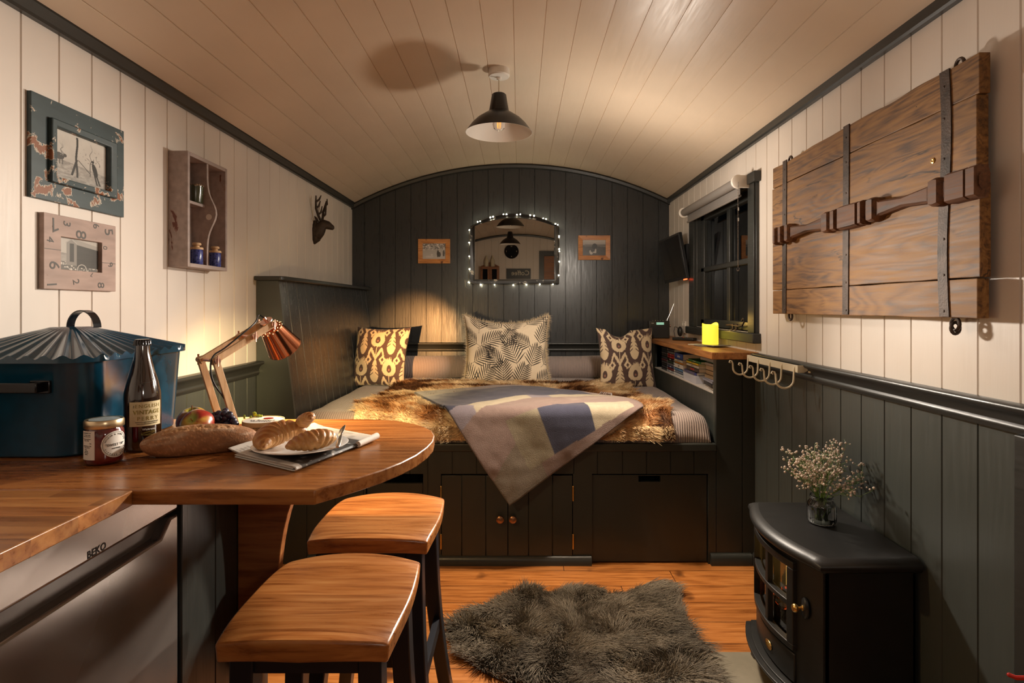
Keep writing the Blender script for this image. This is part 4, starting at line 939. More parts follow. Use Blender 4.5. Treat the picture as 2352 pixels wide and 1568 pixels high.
# sockets
def socket(name, lab, y0, y1, z0, z1, xw, s):
    o = thing(name, lab, 'socket', (xw, (y0+y1)/2, z0)); mb = MB(); mb.box(min(xw+s*.001, xw+s*.010), max(xw+s*.001, xw+s*.010), y0, y1, z0, z1); mb.build('plate', m_wplast, o, bevel=.003)
    mb = MB()
    for k in (.27, .73):
        yc_ = y0+(y1-y0)*k; mb.box(min(xw+s*.010, xw+s*.014), max(xw+s*.010, xw+s*.014), yc_-.006, yc_+.006, z0+(z1-z0)*.62, z0+(z1-z0)*.86)
    mb.build('switch', m_wplast, o, bevel=.001)
socket('wall_socket', 'white double socket on the left wall behind the bread bin', 1.31, 1.457, 1.040, 1.126, XL, 1)
socket('wall_socket', 'small white socket in the corner behind the radio', 3.87, 3.955, 1.035, 1.115, XR, -1)
# red hooks low on the right wall
rh = thing('red_hook', 'glossy red curved prongs low at the bottom right corner', 'hook', (XR, 1.20, .40)); m_red = MAT('red_gloss', (.42, .008, .006), .2, 0, .05, coat=.5)
mb = MB(); mb.box(XR-.030, XR-.023, 1.178, 1.215, .36, .47); mb.build('back_plate', m_red, rh, bevel=.003)
for z, k in ((.432, 1), (.398, 0)):
    mb = MB(); p0 = Vector((XR-.028, 1.196, z)); dx = .0 if k else .012
    mb.tube([p0, p0+Vector((-.010+dx, .010, .006)), p0+Vector((-.024+dx, .022, .004)), p0+Vector((-.036+dx, .032, -.002)), p0+Vector((-.044+dx*1.6, .040, -.001))], [.006, .0055, .005, .005, .0045], 10); mb.ball(p0+Vector((-.044+dx*1.6, .040, -.001)), .0047, 6); mb.build('prong', m_red, rh, ang=60)

# ================================================================ SEEN IN THE MIRROR (rear wall)
yr = YR+.001
def mirp(px, py_): # mirror image pixel -> point on the rear wall
    L_ = 2*4.30+1.0; return (px-VX)/FL*L_, H-(py_+34-VY)/FL*L_
o = thing('wall_cupboard', 'dark two door wall cupboard on the rear wall, seen in the mirror', 'cupboard', (-.48, yr, 1.43)); x0, zt = mirp(1105, 590); x1, zb_ = mirp(1147, 641)
mb = MB(); mb.box(x0, x1, yr, yr+.14, zb_, zt-.06); mb.prism([(x0, zt-.06), (x1, zt-.06), (x1, zt-.05), (x1-.06, zt-.02), ((x0+x1)/2, zt+.02), (x0+.06, zt-.02), (x0, zt-.05)], yr, yr+.02, 'y'); mb.build('body', m_oakpanel, o)
for s in (0, 1):
    a = x0+.01+s*(x1-x0)/2; b = a+(x1-x0)/2-.02; mb = MB(); frame_ring(mb, (a, b, zb_+.02, zt-.07), (a+.025, b-.025, zb_+.05, zt-.10), 'y', yr+.14, yr+.155); d = mb.build('cupboard_door', m_oakpanel, o)
    mb = MB(); mb.box(a+.02, b-.02, yr+.141, yr+.145, zb_+.045, zt-.095); mb.build('door_glass', m_blackgl, d)
for px in (1118, 1132):
    x_, z_ = mirp(px, 592); mb = MB(); mb.lathe([(0, 0), (.035, 0), (.035, .10), (.012, .15), (.012, .18), (0, .18)], 16, c=(x_, yr+.06, zt-.058)); q = mb.build('stone_bottle', m_creammet); tag(q, 'pale bottle standing on the rear wall cupboard, %s one in the mirror' % ('left' if px < 1120 else 'right'), 'bottle', 'bottles on the rear cupboard')
o = thing('wall_sign', 'dark sign reading Coffee on the rear wall, reversed in the mirror', 'sign', (0, yr, 1.5)); x0, zt = mirp(1163, 602); x1, zb_ = mirp(1219, 626)
mb = MB(); mb.box(x0, x1, yr, yr+.012, zb_, zt); mb.build('board', m_blackpl, o)
Ms = basis(((x0+x1)/2, yr+.0125, (zb_+zt)/2), (-1, 0, 0), (0, 0, 1)); letters('lettering', [('Coffee', .11, plane_fn(Ms, -.03, .01), {})], m_creammet, o)
o = thing('wall_clock', 'round black clock on the rear wall, seen in the mirror', 'clock', (-.11, yr, 1.85)); x_, z_ = mirp(1175, 563); M = Matrix.Rotation(-PI/2, 4, 'X')
mb = MB(); mb.lathe([(0, .02), (.105, .02), (.112, .026), (.118, .02), (.118, 0), (0, 0)], 40, M, (x_, yr, z_)); mb.build('case', m_blackgl, o)
Mc = basis((x_, yr+.0205, z_), (-1, 0, 0), (0, 0, 1)); letters('numerals', [(str(k), .03, plane_fn(Mc, .082*math.sin(k*PI/6), .082*math.cos(k*PI/6)), {}) for k in (3, 6, 9, 12)], m_creammet, o)
d = bpy.data.objects.new('door_1', None); C.objects.link(d); x0, zt = mirp(1238, 566); d.location = (.5, yr, 0); d['kind'] = 'structure'; d['label'] = 'dark framed door in the rear wall, seen in the mirror'
mb = MB(); frame_ring(mb, (x0, 1.05, -.2, 1.99), (x0+.08, .97, -.2, 1.91), 'y', yr, yr+.03); mb.build('door_frame', m_trim, d)
mb = MB(); mb.box(x0+.082, .968, yr+.001, yr+.022, .004, 1.908); mb.build('door_leaf', m_oakpanel, d, bevel=.002)
mb = MB(); mb.box(.62, .70, yr+.022, yr+.026, 1.50, 1.58); mb.build('letter_tile', m_lwhite, d)
letters('tile_lettering', [('M', .06, plane_fn(basis((.66, yr+.0265, 1.54), (-1, 0, 0), (0, 0, 1))), {})], m_ink, d)
# ================================================================ KITCHEN CORNER
T = .90
TP = [(XL+.001, .990), (-.347, .990), (-.300, 1.052), (-.262, 1.110), (-.236, 1.165), (-.216, 1.225), (-.204, 1.29), (-.200, 1.35), (-.205, 1.41), (-.220, 1.465), (-.245, 1.51), (-.280, 1.552), (-.325, 1.588), (-.375, 1.608), (-.44, 1.616), (XL+.001, 1.616)]
mb = MB(); mb.prism(TP, T-.026, T, 'z'); o = mb.build('breakfast_table', m_table, bevel=.0025, ang=28); tag(o, 'oak peninsula table top with a rounded end, laid for breakfast', 'table')
mb = MB(); mb.box(XL+.001, -.655, -.6, .9885, T-.026, T); o = mb.build('worktop', m_work, bevel=.002); tag(o, 'oak block worktop over the silver fridge, joined to the breakfast table', 'worktop')
pc = thing('peninsula_cabinet', 'dark boarded cabinet holding up the breakfast table beside the fridge', 'cabinet', (-.95, 1.4, 0)); zt = T-.027
mb = MB(); mb.box(-1.23, -.688, 1.190, 1.212, 0, zt); mb.build('end_panel', m_cab, pc, bevel=.002)
mb = MB(); mb.prism([(b, a) for a, b in notched(1.212, 1.60, -.69, -.712, [1.3246, 1.4424, 1.558], .005, .004)], 0, zt, 'z'); mb.box(-1.23, -.712, 1.585, 1.60, 0, zt); mb.build('boarded_side', m_cab, pc)
pr = [(-.689, zt), (-.470, zt)]+[(-.470-.122*math.sin(a), zt-.04-.33*(1-math.cos(a))) for a in [PI/2*k/12 for k in range(13)]]+[(-.60, .40), (-.640, .34), (-.689, .30)]
mb = MB(); mb.prism(pr, 1.427, 1.455, 'y'); mb.build('curved_bracket', m_oakpanel, pc, bevel=.002, ang=60)
# fridge
fr = thing('fridge', 'silver undercounter fridge below the worktop', 'fridge', (-.96, .9, 0)); fy0, fy1, fx = .62, 1.184, -.692
mb = MB(); mb.box(-1.22, fx-.055, fy0, fy1, .02, .868); mb.build('body', m_silver, fr, bevel=.004)
mb = MB(); mb.box(fx-.05, fx, fy0, fy1, .800, .866); tp = mb.build('top_panel', m_silver, fr, bevel=.006, seg=3)
mb = MB(); hz0, hz1 = .762, .792   # recessed grip along the door's top edge
P = [(fy0, .03), (fy1, .03), (fy1, hz1), (1.158, hz1), (1.128, hz0), (fy0+.04, hz0), (fy0+.01, hz1), (fy0, hz1)]
mb.prism([(a, b) for a, b in P], fx-.05, fx, 'x'); mb.build('fridge_door', m_silver, fr, bevel=.005, seg=3)
mb = MB(); mb.box(fx-.05, fx-.022, fy0+.012, 1.156, hz0, hz1-.001); mb.build('grip_recess', MAT('grip_grey', (.16, .14, .125), .35, .3, .03), fr)
Mf = basis((fx+.0003, .955, .8115), (0, 1, 0), (0, 0, 1)); letters('brand_lettering', [('BEKO', .0165, plane_fn(Mf), dict(bold=.0004, space=1.05))], m_ink, tp)

# bar stools
def stool(lab):
    r = thing('bar_stool', lab, 'stool', (0, 0, 0), 'oak and navy bar stools'); hx_, hy = .150, .163; n = 30
    def top(u, v):
        x = hx_*u*(1+.075*(1-v*v)); y = hy*v*(1+.10*(1-u*u)); e = max(abs(u), abs(v))
        z = .650-.015*math.exp(-((v/.75)**2))*(1-u*u*.25)-.016*(abs(u)*abs(v))**2.2-.003*(e**8)
        return x, y, z
    P = [[top(-1+2*i/n, -1+2*j/n) for j in range(n+1)] for i in range(n+1)]
    B = [[(p[0]*.985, p[1]*.985, p[2]-(.034 if True else 0)-.006*(1-abs(-1+2*i/n))) for j, p in enumerate(R)] for i, R in enumerate(P)]
    mb = MB(); mb.grid(P); m0 = len(mb.v); mb.grid([R[::-1] for R in B]); N1 = n+1
    def t_(i, j): return i*N1+j
    def b_(i, j): return m0+i*N1+(n-j)
    for i in range(n):
        mb.f.append((t_(i, 0), b_(i, 0), b_(i+1, 0), t_(i+1, 0))); mb.f.append((t_(i+1, n), b_(i+1, n), b_(i, n), t_(i, n)))
        mb.f.append((t_(0, i+1), b_(0, i+1), b_(0, i), t_(0, i))); mb.f.append((t_(n, i), b_(n, i), b_(n, i+1), t_(n, i+1))); mb.m += [0]*4
    mb.build('seat', m_seat, r, bevel=.005, seg=3, ang=45)
    for sx in (-1, 1):
        for sy in (-1, 1):
            P = []
            for k in range(9):
                t = k/8; z = .612*(1-t); o_ = .008*t+.058*t**2.2; x = sx*(.112+o_*.75); y = sy*(.122+o_); w2 = .021-.003*t; P.append([(x-w2, y-w2*1.1, z), (x+w2, y-w2*1.1, z), (x+w2, y+w2*1.1, z), (x-w2, y+w2*1.1, z)])
            mb = MB(); vs = [p for R in P for p in R]; fs = [(3, 2, 1, 0), (32, 33, 34, 35)]
            for i in range(8):
                for k in range(4): fs.append((i*4+k, i*4+(k+1) % 4, (i+1)*4+(k+1) % 4, (i+1)*4+k))
            mb.add(vs, fs); mb.build('leg', m_stoolleg, r, bevel=.003, ang=40)
    for s in (-1, 1):
        mb = MB(); mb.box(-.105, .105, s*.129-.009, s*.129+.009, .565, .612); mb.build('apron', m_stoolleg, r)
        mb = MB(); mb.box(-.115, .115, s*.148-.009, s*.148+.009, .315, .350); mb.build('stretcher', m_stoolleg, r)
        mb = MB(); mb.box(s*.132-.009, s*.132+.009, -.13, .13, .255, .29); mb.build('stretcher', m_stoolleg, r)
    return r
s1 = stool('nearest bar stool, oak saddle seat on curved navy legs in front of the table'); s1.location = (-.375, 1.166, 0)
s2 = copy_tree(s1); s2.location = (-.377, 1.605, 0); s2['label'] = 'farther bar stool, half tucked under the rounded end of the table'

# ================================================================ STOVE
SY0, SY1, SXB = 1.615, 2.055, XR-.012; syc, shw = (SY0+SY1)/2, (SY1-SY0)/2
stv = thing('stove', 'black cast iron style electric stove standing on the stone slab by the right wall', 'stove', (.95, syc, 0))
def fx_(y, off=0): return .845-.050*(1-((y-syc)/shw)**2)-off
def cbox(mb, y0, y1, z0, z1, o0, o1, n=10):
    """a bar that follows the bowed front: off o0 (inner) to o1 (outer)"""
    R = []
    for i in range(n+1):
        y = y0+(y1-y0)*i/n; R.append([(fx_(y, o0), y, z0), (fx_(y, o1), y, z0), (fx_(y, o1), y, z1), (fx_(y, o0), y, z1)])
    vs = [p for r in R for p in r]; fs = [(3, 2, 1, 0), (n*4, n*4+1, n*4+2, n*4+3)]
    for i in range(n):
        for k in range(4): fs.append((i*4+k, i*4+(k+1) % 4, (i+1)*4+(k+1) % 4, (i+1)*4+k))
    mb.add(vs, fs)
# top slab with a rounded nose
n = 24; poly = []
for i in range(n+1): y = SY0-.015+(SY1-SY0+.03)*i/n; poly.append((.845-.055*(1-((y-syc)/(shw+.015))**2)-.006, y))
prof = [(.006, .478), (-.006, .481), (-.017, .488), (-.022, .497), (-.019, .507), (-.009, .514), (0, .518), (.010, .520)]
P = []
loop = [(SXB, SY0-.012)]+poly+[(SXB, SY1+.012)]; cen = Vector((.97, syc))
for (o_, z) in prof:
    R = []
    for (x, y) in loop:
        dx = o_ if x < SXB-.001 else 0; dy = 0
        if y < SY0: dy = o_*.8
        if y > SY1: dy = -o_*.8
        R.append((x+dx, y+dy, z))
    P.append(R)
mb = MB(); N_ = len(loop); vs = [p for R in P for p in R]; fs = [tuple(range(N_)), tuple((len(P)-1)*N_+k for k in range(N_-1, -1, -1))]
for i in range(len(P)-1):
    for k in range(N_): l = (k+1) % N_; fs.append((i*N_+k, i*N_+l, (i+1)*N_+l, (i+1)*N_+k))
mb.add(vs, fs); mb.build('top', m_black, stv, ang=50)
mb = MB(); mb.box(.845, SXB, SY0, SY0+.014, .075, .480); mb.box(.845, SXB, SY1-.014, SY1, .075, .480); mb.box(SXB-.01, SXB, SY0, SY1, .075, .480); mb.box(.85, SXB, SY0, SY1, .075, .09); mb.box(.95, .955, SY0+.014, SY1-.014, .21, .478)
mb.build('body', m_black, stv, bevel=.002)
D0, D1 = 1.700, 2.035; zA, zB, zC, zD = .225, .445, .330, .345; ymid = 1.845
mb = MB(); cbox(mb, SY0, D0, .075, .480, -.012, .004); cbox(mb, D1, SY1, .075, .480, -.012, .004); cbox(mb, D0, D1, .455, .480, -.012, .002); cbox(mb, D0, D1, .075, .208, -.012, .004); mb.build('front_shell', m_black, stv, ang=30)
dr_ = MB(); cbox(dr_, D0, D1, .208, zA, -.004, .018); cbox(dr_, D0, D1, zB, .466, -.004, .018); cbox(dr_, D0, D0+.026, zA, zB, -.004, .018); cbox(dr_, D1-.020, D1, zA, zB, -.004, .018); cbox(dr_, ymid-.010, ymid+.010, zA, zB, -.004, .014); cbox(dr_, D0+.026, D1-.02, zC, zD, -.006, .016)
door = dr_.build('stove_door', m_black, stv, bevel=.002, ang=30)
mb = MB(); cbox(mb, D0+.02, D1-.015, zA-.005, zB+.005, -.010, -.008); mb.build('door_glass', GLASS('smoked_glass', (.92, .9, .86)), door)
mb = MB(); cbox(mb, D0+.004, D1-.02, .112, .196, 0, .010); pn = mb.build('lower_panel', m_black, stv, bevel=.003, ang=30)
yb_ = 1.835; Mb = basis((fx_(yb_, .0108), yb_, .150), (0, -1, 0), (0, 0, 1))
mb = MB(); mb.lathe([(0, 0), (.0215, 0), (.0225, .001), (.0215, .0022), (.018, .0016), (0, .0016)], 36, Mb @ Matrix.Diagonal((1, .62, 1, 1))); bg_ = mb.build('oval_badge', m_brass, pn, ang=60)
letters('badge_lettering', [('DIMPLEX', .0075, plane_fn(Mb @ Matrix.Translation((0, 0, .0017))), dict(ext=.0003))], m_goldink, bg_)
mb = MB(); cbox(mb, SY0-.012, SY1+.012, .092, .100, -.01, .048, 16); cbox(mb, SY0-.008, SY1+.008, .082, .092, -.01, .040, 16); cbox(mb, SY0-.010, SY1+.010, .100, .105, -.01, .030, 16); mb.build('ash_lip', m_black, stv, bevel=.003, ang=40)
for (y, x, s) in ((SY1-.045, .835, -1), (SY0+.045, .835, -1), (SY1-.045, SXB-.04, 1), (SY0+.045, SXB-.04, 1)):
    mb = MB(); vs = [(x-.022, y-.018, .084), (x+.028, y-.018, .084), (x+.028, y+.018, .084), (x-.022, y+.018, .084)]; d_ = s*.022
    vs += [(x-.012+d_, y-.014, .0065), (x+.014+d_, y-.014, .0065), (x+.014+d_, y+.014, .0065), (x-.012+d_, y+.014, .0065)]
    mb.add(vs, [(0, 1, 2, 3), (7, 6, 5, 4)]+[(k, 4+k, 4+(k+1) % 4, (k+1) % 4) for k in range(4)]); mb.build('foot', m_black, stv, bevel=.003)
Mk = Matrix.Rotation(-PI/2, 4, 'Y'); yk = 1.668; xk = fx_(yk, .004)
mb = MB(); mb.lathe([(0, 0), (.030, 0), (.030, .006), (.024, .010), (0, .010)], 30, Mk @ Matrix.Diagonal((1, .62, 1, 1)), (xk, yk, .350)); pl_ = mb.build('latch_plate', m_black, stv, ang=50)
mb = MB(); mb.lathe([(0, .008), (.008, .008), (.008, .012), (.004, .014), (.0045, .022), (.010, .026), (.0125, .032), (.010, .038), (0, .040)], 22, Mk, (xk, yk, .350)); mb.build('brass_knob', m_brass, pl_, ang=60)
# firebox: glowing backboard and coal bed
mb = MB(); mb.box(.930, .934, SY0+.02, SY1-.02, .212, .470); mb.build('firebox_back', MAT('amber_back', (.45, .27, .07), .4, .3, .2, 12, emis=(.9, .50, .12), es=1.1), stv)
mb = MB()
for i in range(34):
    mb.ball((rnd.uniform(.86, .925), rnd.uniform(SY0+.04, SY1-.03), rnd.uniform(.215, .262)), rnd.uniform(.014, .024), 5, (1, 1.3, .8))
t = NT('embers'); v = t.coord(); k_ = t.ramp(t.noise(v, 26, 3), [(.56, (0, 0, 0)), (.70, (1, .10, .01))]); t.link(k_, t.b.inputs['Emission Color']); t.b.inputs['Emission Strength'].default_value = 2.2; t.link(t.ramp(t.noise(v, 60, 4), [(.3, (.01, .01, .01)), (.7, (.16, .13, .11))]), t.b.inputs['Base Color']); t.b.inputs['Roughness'].default_value = .5
mb.build('coal_bed', t.m, stv, ang=60)
# jar of gypsophila
jx, jy, jz = .968, 1.868, .5205
jr = thing('glass_jar', 'ribbed glass jar of water holding white gypsophila on top of the stove', 'jar', (jx, jy, jz))
ou = [(0, 0), (.036, 0), (.041, .004), (.043, .012), (.043, .055), (.041, .063), (.034, .072), (.032, .076), (.0345, .079), (.0355, .084), (.0345, .088)]
inn = [(.0325, .088), (.0305, .084), (.029, .077), (.031, .070), (.0385, .060), (.0395, .053), (.0395, .013), (.036, .006), (0, .005)]
mb = MB(); mb.lathe(ou+inn, 72, c=(jx, jy, jz), rib=.012, nrib=24); mb.build('glass', m_glass, jr, ang=60)
mb = MB(); mb.lathe([(0, .0052), (.0355, .0062), (.0390, .013), (.0390, .053), (.038, .058), (0, .058)], 40, c=(jx, jy, jz)); mb.build('water', m_water, jr)
bq = thing('gypsophila', 'airy bunch of tiny white gypsophila flowers in the jar on the stove', 'flowers', (jx, jy, jz+.02))
st = MB(); bl2 = MB(); R = random.Random(21); ends = []
for i in range(30):
    a = R.uniform(0, 2*PI); e = R.uniform(.15, 1); top = Vector((jx+.013+.135*e*math.cos(a), jy+.120*e*math.sin(a), jz+.135+.10*(1-e*e)*R.uniform(.5, 1)+R.uniform(-.02, .03)))
    b = Vector((jx+.014*math.cos(a+2), jy+.014*math.sin(a+2), jz+.012)); nk = Vector((jx+.018*math.cos(a), jy+.018*math.sin(a), jz+.085)); st.tube([b, nk, (nk+top)/2+Vector((0, 0, .012)), top], [.0013, .0012, .0009, .0006], 5)
    for k in range(8):
        f0 = nk.lerp(top, R.uniform(.35, 1)); tw = f0+Vector((R.gauss(0, .020), R.gauss(0, .020), R.uniform(.0, .034))); st.tube([f0, tw], .0005, 4)
        for q in range(4):
            p = tw+Vector((R.gauss(0, .010), R.gauss(0, .010), R.uniform(-.006, .014))); st.tube([tw, p], .0004, 4)
            if R.random() < .85: bl2.ball(p, R.uniform(.0018, .0044), 4)
st.build('stems', MAT('green_stem', (.12, .20, .035), .5, 0, .2, 80), bq, ang=0); o = bl2.build('blossoms', MAT('blossom', (.62, .50, .42), .8, 0, .15, 200, sheen=.3), bq, ang=0); o['kind'] = 'stuff'
mb = MB()
for k in range(6):
    a = k*1.1; mb.tube([(jx+.012*math.cos(a), jy+.012*math.sin(a), jz+.01+.003*k), (jx+.022*math.cos(a+.4), jy+.022*math.sin(a+.4), jz+.05)], .0022, 6, flat=.4)
mb.build('leaves', MAT('leaf', (.16, .34, .02), .45, 0, .2), bq)

# ================================================================ RUG
out = [(1035, 1420), (1085, 1392), (1150, 1366), (1195, 1344), (1222, 1350), (1238, 1366), (1290, 1350), (1350, 1344), (1400, 1356), (1448, 1358), (1490, 1338), (1530, 1336), (1556, 1352), (1570, 1392), (1590, 1440), (1625, 1500), (1665, 1568), (1690, 1620), (1640, 1690), (1500, 1720), (1400, 1690), (1330, 1640), (1270, 1580), (1228, 1552), (1180, 1560), (1120, 1540), (1075, 1512), (1040, 1482), (1028, 1450)]
O = [Vector(pz(a, b, .02)[:2]) for a, b in out]; cen = sum(O, Vector((0, 0)))/len(O)
def pol(n=160):
    L = []; m = len(O)
    for k in range(n):
        t = k/n*m; i = int(t); f = t-i; p0, p1, p2, p3 = O[(i-1) % m], O[i % m], O[(i+1) % m], O[(i+2) % m]
        L.append(.5*((2*p1)+(p2-p0)*f+(2*p0-5*p1+4*p2-p3)*f*f+(3*p1-p0-3*p2+p3)*f**3))
    return L
L = pol(); nr = 26; P = []
for i, p in enumerate(L):
    R_ = []
    for j in range(nr):
        t = j/(nr-1); q = cen+(p-cen)*(.02+.98*t)*.985; R_.append((q.x, q.y, .004+.016*(1-t**6)+.010*(float(vn(q.x*7, q.y*7))-.4)*(1-t**4)))
    P.append(R_)
P = np.array(P+[P[0]])
m_hide = MAT('rug_hide', (.055, .050, .040), .95, 0, .2, bump=.3)
rug = surf('sheepskin_rug', P, m_hide, None, None, ang=0); tag(rug, 'shaggy grey brown sheepskin rug lying on the oak floor', 'rug')
def rugcol(x, y, j):
    c = np.array((.24, .205, .16)); k = .35+1.0*fbm(x*9, y*9, 3, 3)+(j-.5)*.45; return np.clip(c*k[:, None], 0, 1)
pile('fur_pile', rug, P[..., 0], P[..., 1], P[..., 2], 50000, .062, rugcol, .0011, lambda Q: ((Q[:, 0]-cen.x)*1.1+.25, (Q[:, 1]-cen.y)*1.1-.45), 8, 34, up=.75)
# ================================================================ ON THE TABLE
def rrect(x0, x1, y0, y1, r, n=7):
    p = []
    for (cx_, cy_, a) in ((x1-r, y1-r, 0), (x0+r, y1-r, PI/2), (x0+r, y0+r, PI), (x1-r, y0+r, 3*PI/2)):
        p += [(cx_+r*math.cos(a+PI/2*k/n), cy_+r*math.sin(a+PI/2*k/n)) for k in range(n+1)]
    return p
def resample(p, n):
    p = [Vector(q) for q in p]; m = len(p); d = [(p[(i+1) % m]-p[i]).length for i in range(m)]; tot = sum(d); out = []; i = 0; acc = 0
    for k in range(n):
        s = tot*k/n
        while acc+d[i] < s and i < m-1: acc += d[i]; i += 1
        out.append(p[i].lerp(p[(i+1) % m], (s-acc)/d[i] if d[i] else 0))
    return out
# enamel bread bin
bx0, bx1, by0, by1 = -1.232, -.885, 1.185, 1.570
bb = thing('bread_bin', 'big blue black enamel bread bin with a ribbed lid at the table end', 'bread bin', ((bx0+bx1)/2, (by0+by1)/2, T))
mb = MB(); base = rrect(bx0+.010, bx1-.012, by0+.010, by1-.010, .065, 8); topr = rrect(bx0, bx1, by0, by1, .065, 8); N_ = len(base)
lv = [(.0, .97), (.003, 1), (.20, 1), (.203, 1.01)]; vs = []
cxm, cym = (bx0+bx1)/2, (by0+by1)/2
for (z, s) in lv:
    f = z/.2
    for a, b in zip(base, topr): x = a[0]+(b[0]-a[0])*min(1, f); y = a[1]+(b[1]-a[1])*min(1, f); vs.append((cxm+(x-cxm)*s, cym+(y-cym)*s, T+.0005+z))
fs = [tuple(range(N_-1, -1, -1))]
for i in range(3):
    for k in range(N_): l = (k+1) % N_; fs.append((i*N_+k, i*N_+l, (i+1)*N_+l, (i+1)*N_+k))
fs.append(tuple(3*N_+k for k in range(N_))); mb.add(vs, fs); mb.build('body', m_enamel, bb, bevel=.002, ang=50)
rim = resample(rrect(bx0-.004, bx1+.010, by0-.010, by1+.010, .07, 8), 240); P = []
for k, p in enumerate(rim):
    R_ = []; c0 = Vector((cxm+(p.x-cxm)*.0, cym+(p.y-cym)*.0))
    for j in range(13):
        t = j/12; fl_ = min(1, max(0, (t-.16)/.1)); q = Vector((cxm, cym)).lerp(p, t); rib = .0042*math.cos(2*PI*k/6)*max(0, t-.22)/.78
        R_.append((max(q.x, XL+.003), q.y, T+.208+.056*(1-max(0, t-.16)/.84)*(1 if t > .16 else 1)+rib))
    q = p; R_.append((max(q.x, XL+.003), q.y, T+.196)); P.append(R_)
mb = MB(); mb.grid(P, closeu=True); lid = mb.build('ribbed_lid', m_enamel, bb, ang=60)
hcx = cxm+.03; mb = MB(); P = []
for k in range(17):
    a = PI*k/16; r1, r2 = .040, .0425; y_off = 0
    P.append([(hcx+math.cos(a)*r1-.0, cym-.012-.3*math.cos(a)*r1, T+.262+.038*math.sin(a)), (hcx+math.cos(a)*r1, cym+.012-.3*math.cos(a)*r1, T+.262+.038*math.sin(a)), (hcx+math.cos(a)*r2, cym+.012-.3*math.cos(a)*r2, T+.262+.041*math.sin(a)), (hcx+math.cos(a)*r2, cym-.012-.3*math.cos(a)*r2, T+.262+.041*math.sin(a))])
mb.grid([R+[R[0]] for R in P]); mb.build('lid_handle', m_blackgl, lid, ang=50)
mb = MB(); mb.box(-1.125, -.965, by0-.022, by0-.019, T+.138, T+.158); mb.box(-1.125, -1.110, by0-.020, by0+.004, T+.138, T+.158); mb.box(-.980, -.965, by0-.020, by0+.004, T+.138, T+.158); mb.box(-.992, -.952, by0-.004, by0+.004, T+.135, T+.161); mb.build('side_handle', m_blackgl, bb, bevel=.0015)
# perry bottle
bc = (-.822, 1.272); bo = thing('bottle', 'brown glass bottle with a cream English Vintage Perry label and crown cap', 'bottle', (*bc, T))
m_bglass = MAT('brown_bottle', (.016, .005, .002), .04, 0, 0, coat=1, spec=.8)
mb = MB(); mb.lathe([(0, 0), (.031, 0), (.034, .003), (.0355, .008), (.0355, .110), (.0345, .125), (.030, .147), (.0235, .170), (.0175, .195), (.0145, .212), (.0135, .228), (.0155, .229), (.0155, .234), (.0130, .236), (0, .236)], 56, c=(*bc, T+.0005)); mb.build('glass', m_bglass, bo, ang=50)
mb = MB(); mb.lathe([(.0165, .226), (.0160, .234), (.0135, .2395), (0, .240)], 42, c=(*bc, T+.0005), rib=.05, nrib=21); mb.build('crown_cap', m_blackgl, bo, ang=60)
cam2 = math.atan2(-bc[1], -bc[0])   # direction from the bottle to the viewer
def wrap(c, r, ang, zc_, rot=0):
    """letter plane wrapped round a vertical cylinder; ang is the direction the label faces"""
    cr_, sr_ = math.cos(rot), math.sin(rot)
    def f(v):
        x = v.x*cr_-v.y*sr_; y = v.x*sr_+v.y*cr_; a = ang+x/r; return Vector((c[0]+(r+v.z)*math.cos(a), c[1]+(r+v.z)*math.sin(a), zc_+y))
    return f
def wrapat(c, r, ang, zc_, dx=0, dy=0, rot=0):
    f = wrap(c, r, ang, zc_); R = Matrix.Rotation(rot, 3, 'Z'); return lambda v: f(R @ v+Vector((dx, dy, 0)))
def label(name, c, r, ang, zc_, w_, h_, mat, parent, oval=False, n=24):
    P = []
    for i in range(n+1):
        t = -1+2*i/n; hh = h_/2*(math.sqrt(max(0, 1-t*t)) if oval else 1); a = ang+t*w_/2/r; P.append([(c[0]+r*math.cos(a), c[1]+r*math.sin(a), zc_+k*hh) for k in (-1, -.5, 0, .5, 1)])
    mb = MB(); mb.grid(P); return mb.build(name, mat, parent, ang=60)
la = cam2+.22; rb = .0359
lb = label('front_label', bc, rb, la, T+.082, .066, .052, m_cream, bo)
it = [('ENGLISH', .0105, wrapat(bc, rb+.0002, la, T+.082, .003, .0165), dict(space=1.25)), ('VINTAGE', .0118, wrapat(bc, rb+.0002, la, T+.082, .001, .0035), dict(space=1.1, bold=.0003)), ('PERRY', .0118, wrapat(bc, rb+.0002, la, T+.082, .003, -.010), dict(space=1.35))]
letters('gold_lettering', it, m_goldink, lb)
letters('small_print', [('MADE WITH 100% FRESH PRESSED JUICE', .0026, wrapat(bc, rb+.0002, la, T+.082, .002, -.0175), {}), ('Medium dry, lightly sparkling English perry', .0024, wrapat(bc, rb+.0002, la, T+.082, .002, -.0208), {}), ('THE', .003, wrapat(bc, rb+.0002, la, T+.082, -.024, .016, PI/2), {})], m_ink, lb)
letters('base_lettering', [('Waitrose', .0065, wrapat(bc, rb+.0002, la, T+.049, .004, 0), {})], m_lwhite, bo)
mb = MB()
for k in range(2): mb.tube([wrapat(bc, rb+.0005, la, T+.040)(Vector((.014*math.cos(a)+.004, .0035*math.sin(a+k)+.001*k, 0))) for a in [2*PI*i/20 for i in range(21)]], .0004, 4)
mb.build('gold_swirl', m_goldink, bo)
def necku(v):   # neck label on the shoulder cone
    a = la-.02+v.x/.027; z = T+.160+v.y; r = .0255-.33*v.y+.0006+v.z; return Vector((bc[0]+r*math.cos(a), bc[1]+r*math.sin(a), z))
letters('year_lettering', [('2017', .0105, necku, dict(space=1.15))], m_goldink, bo)
mb = MB(); mb.tube([necku(Vector((.0165*math.cos(a), .0125*math.sin(a), .0002))) for a in [2*PI*i/32 for i in range(33)]], .00035, 4); mb.build('neck_ring', m_inkgrey, bo)
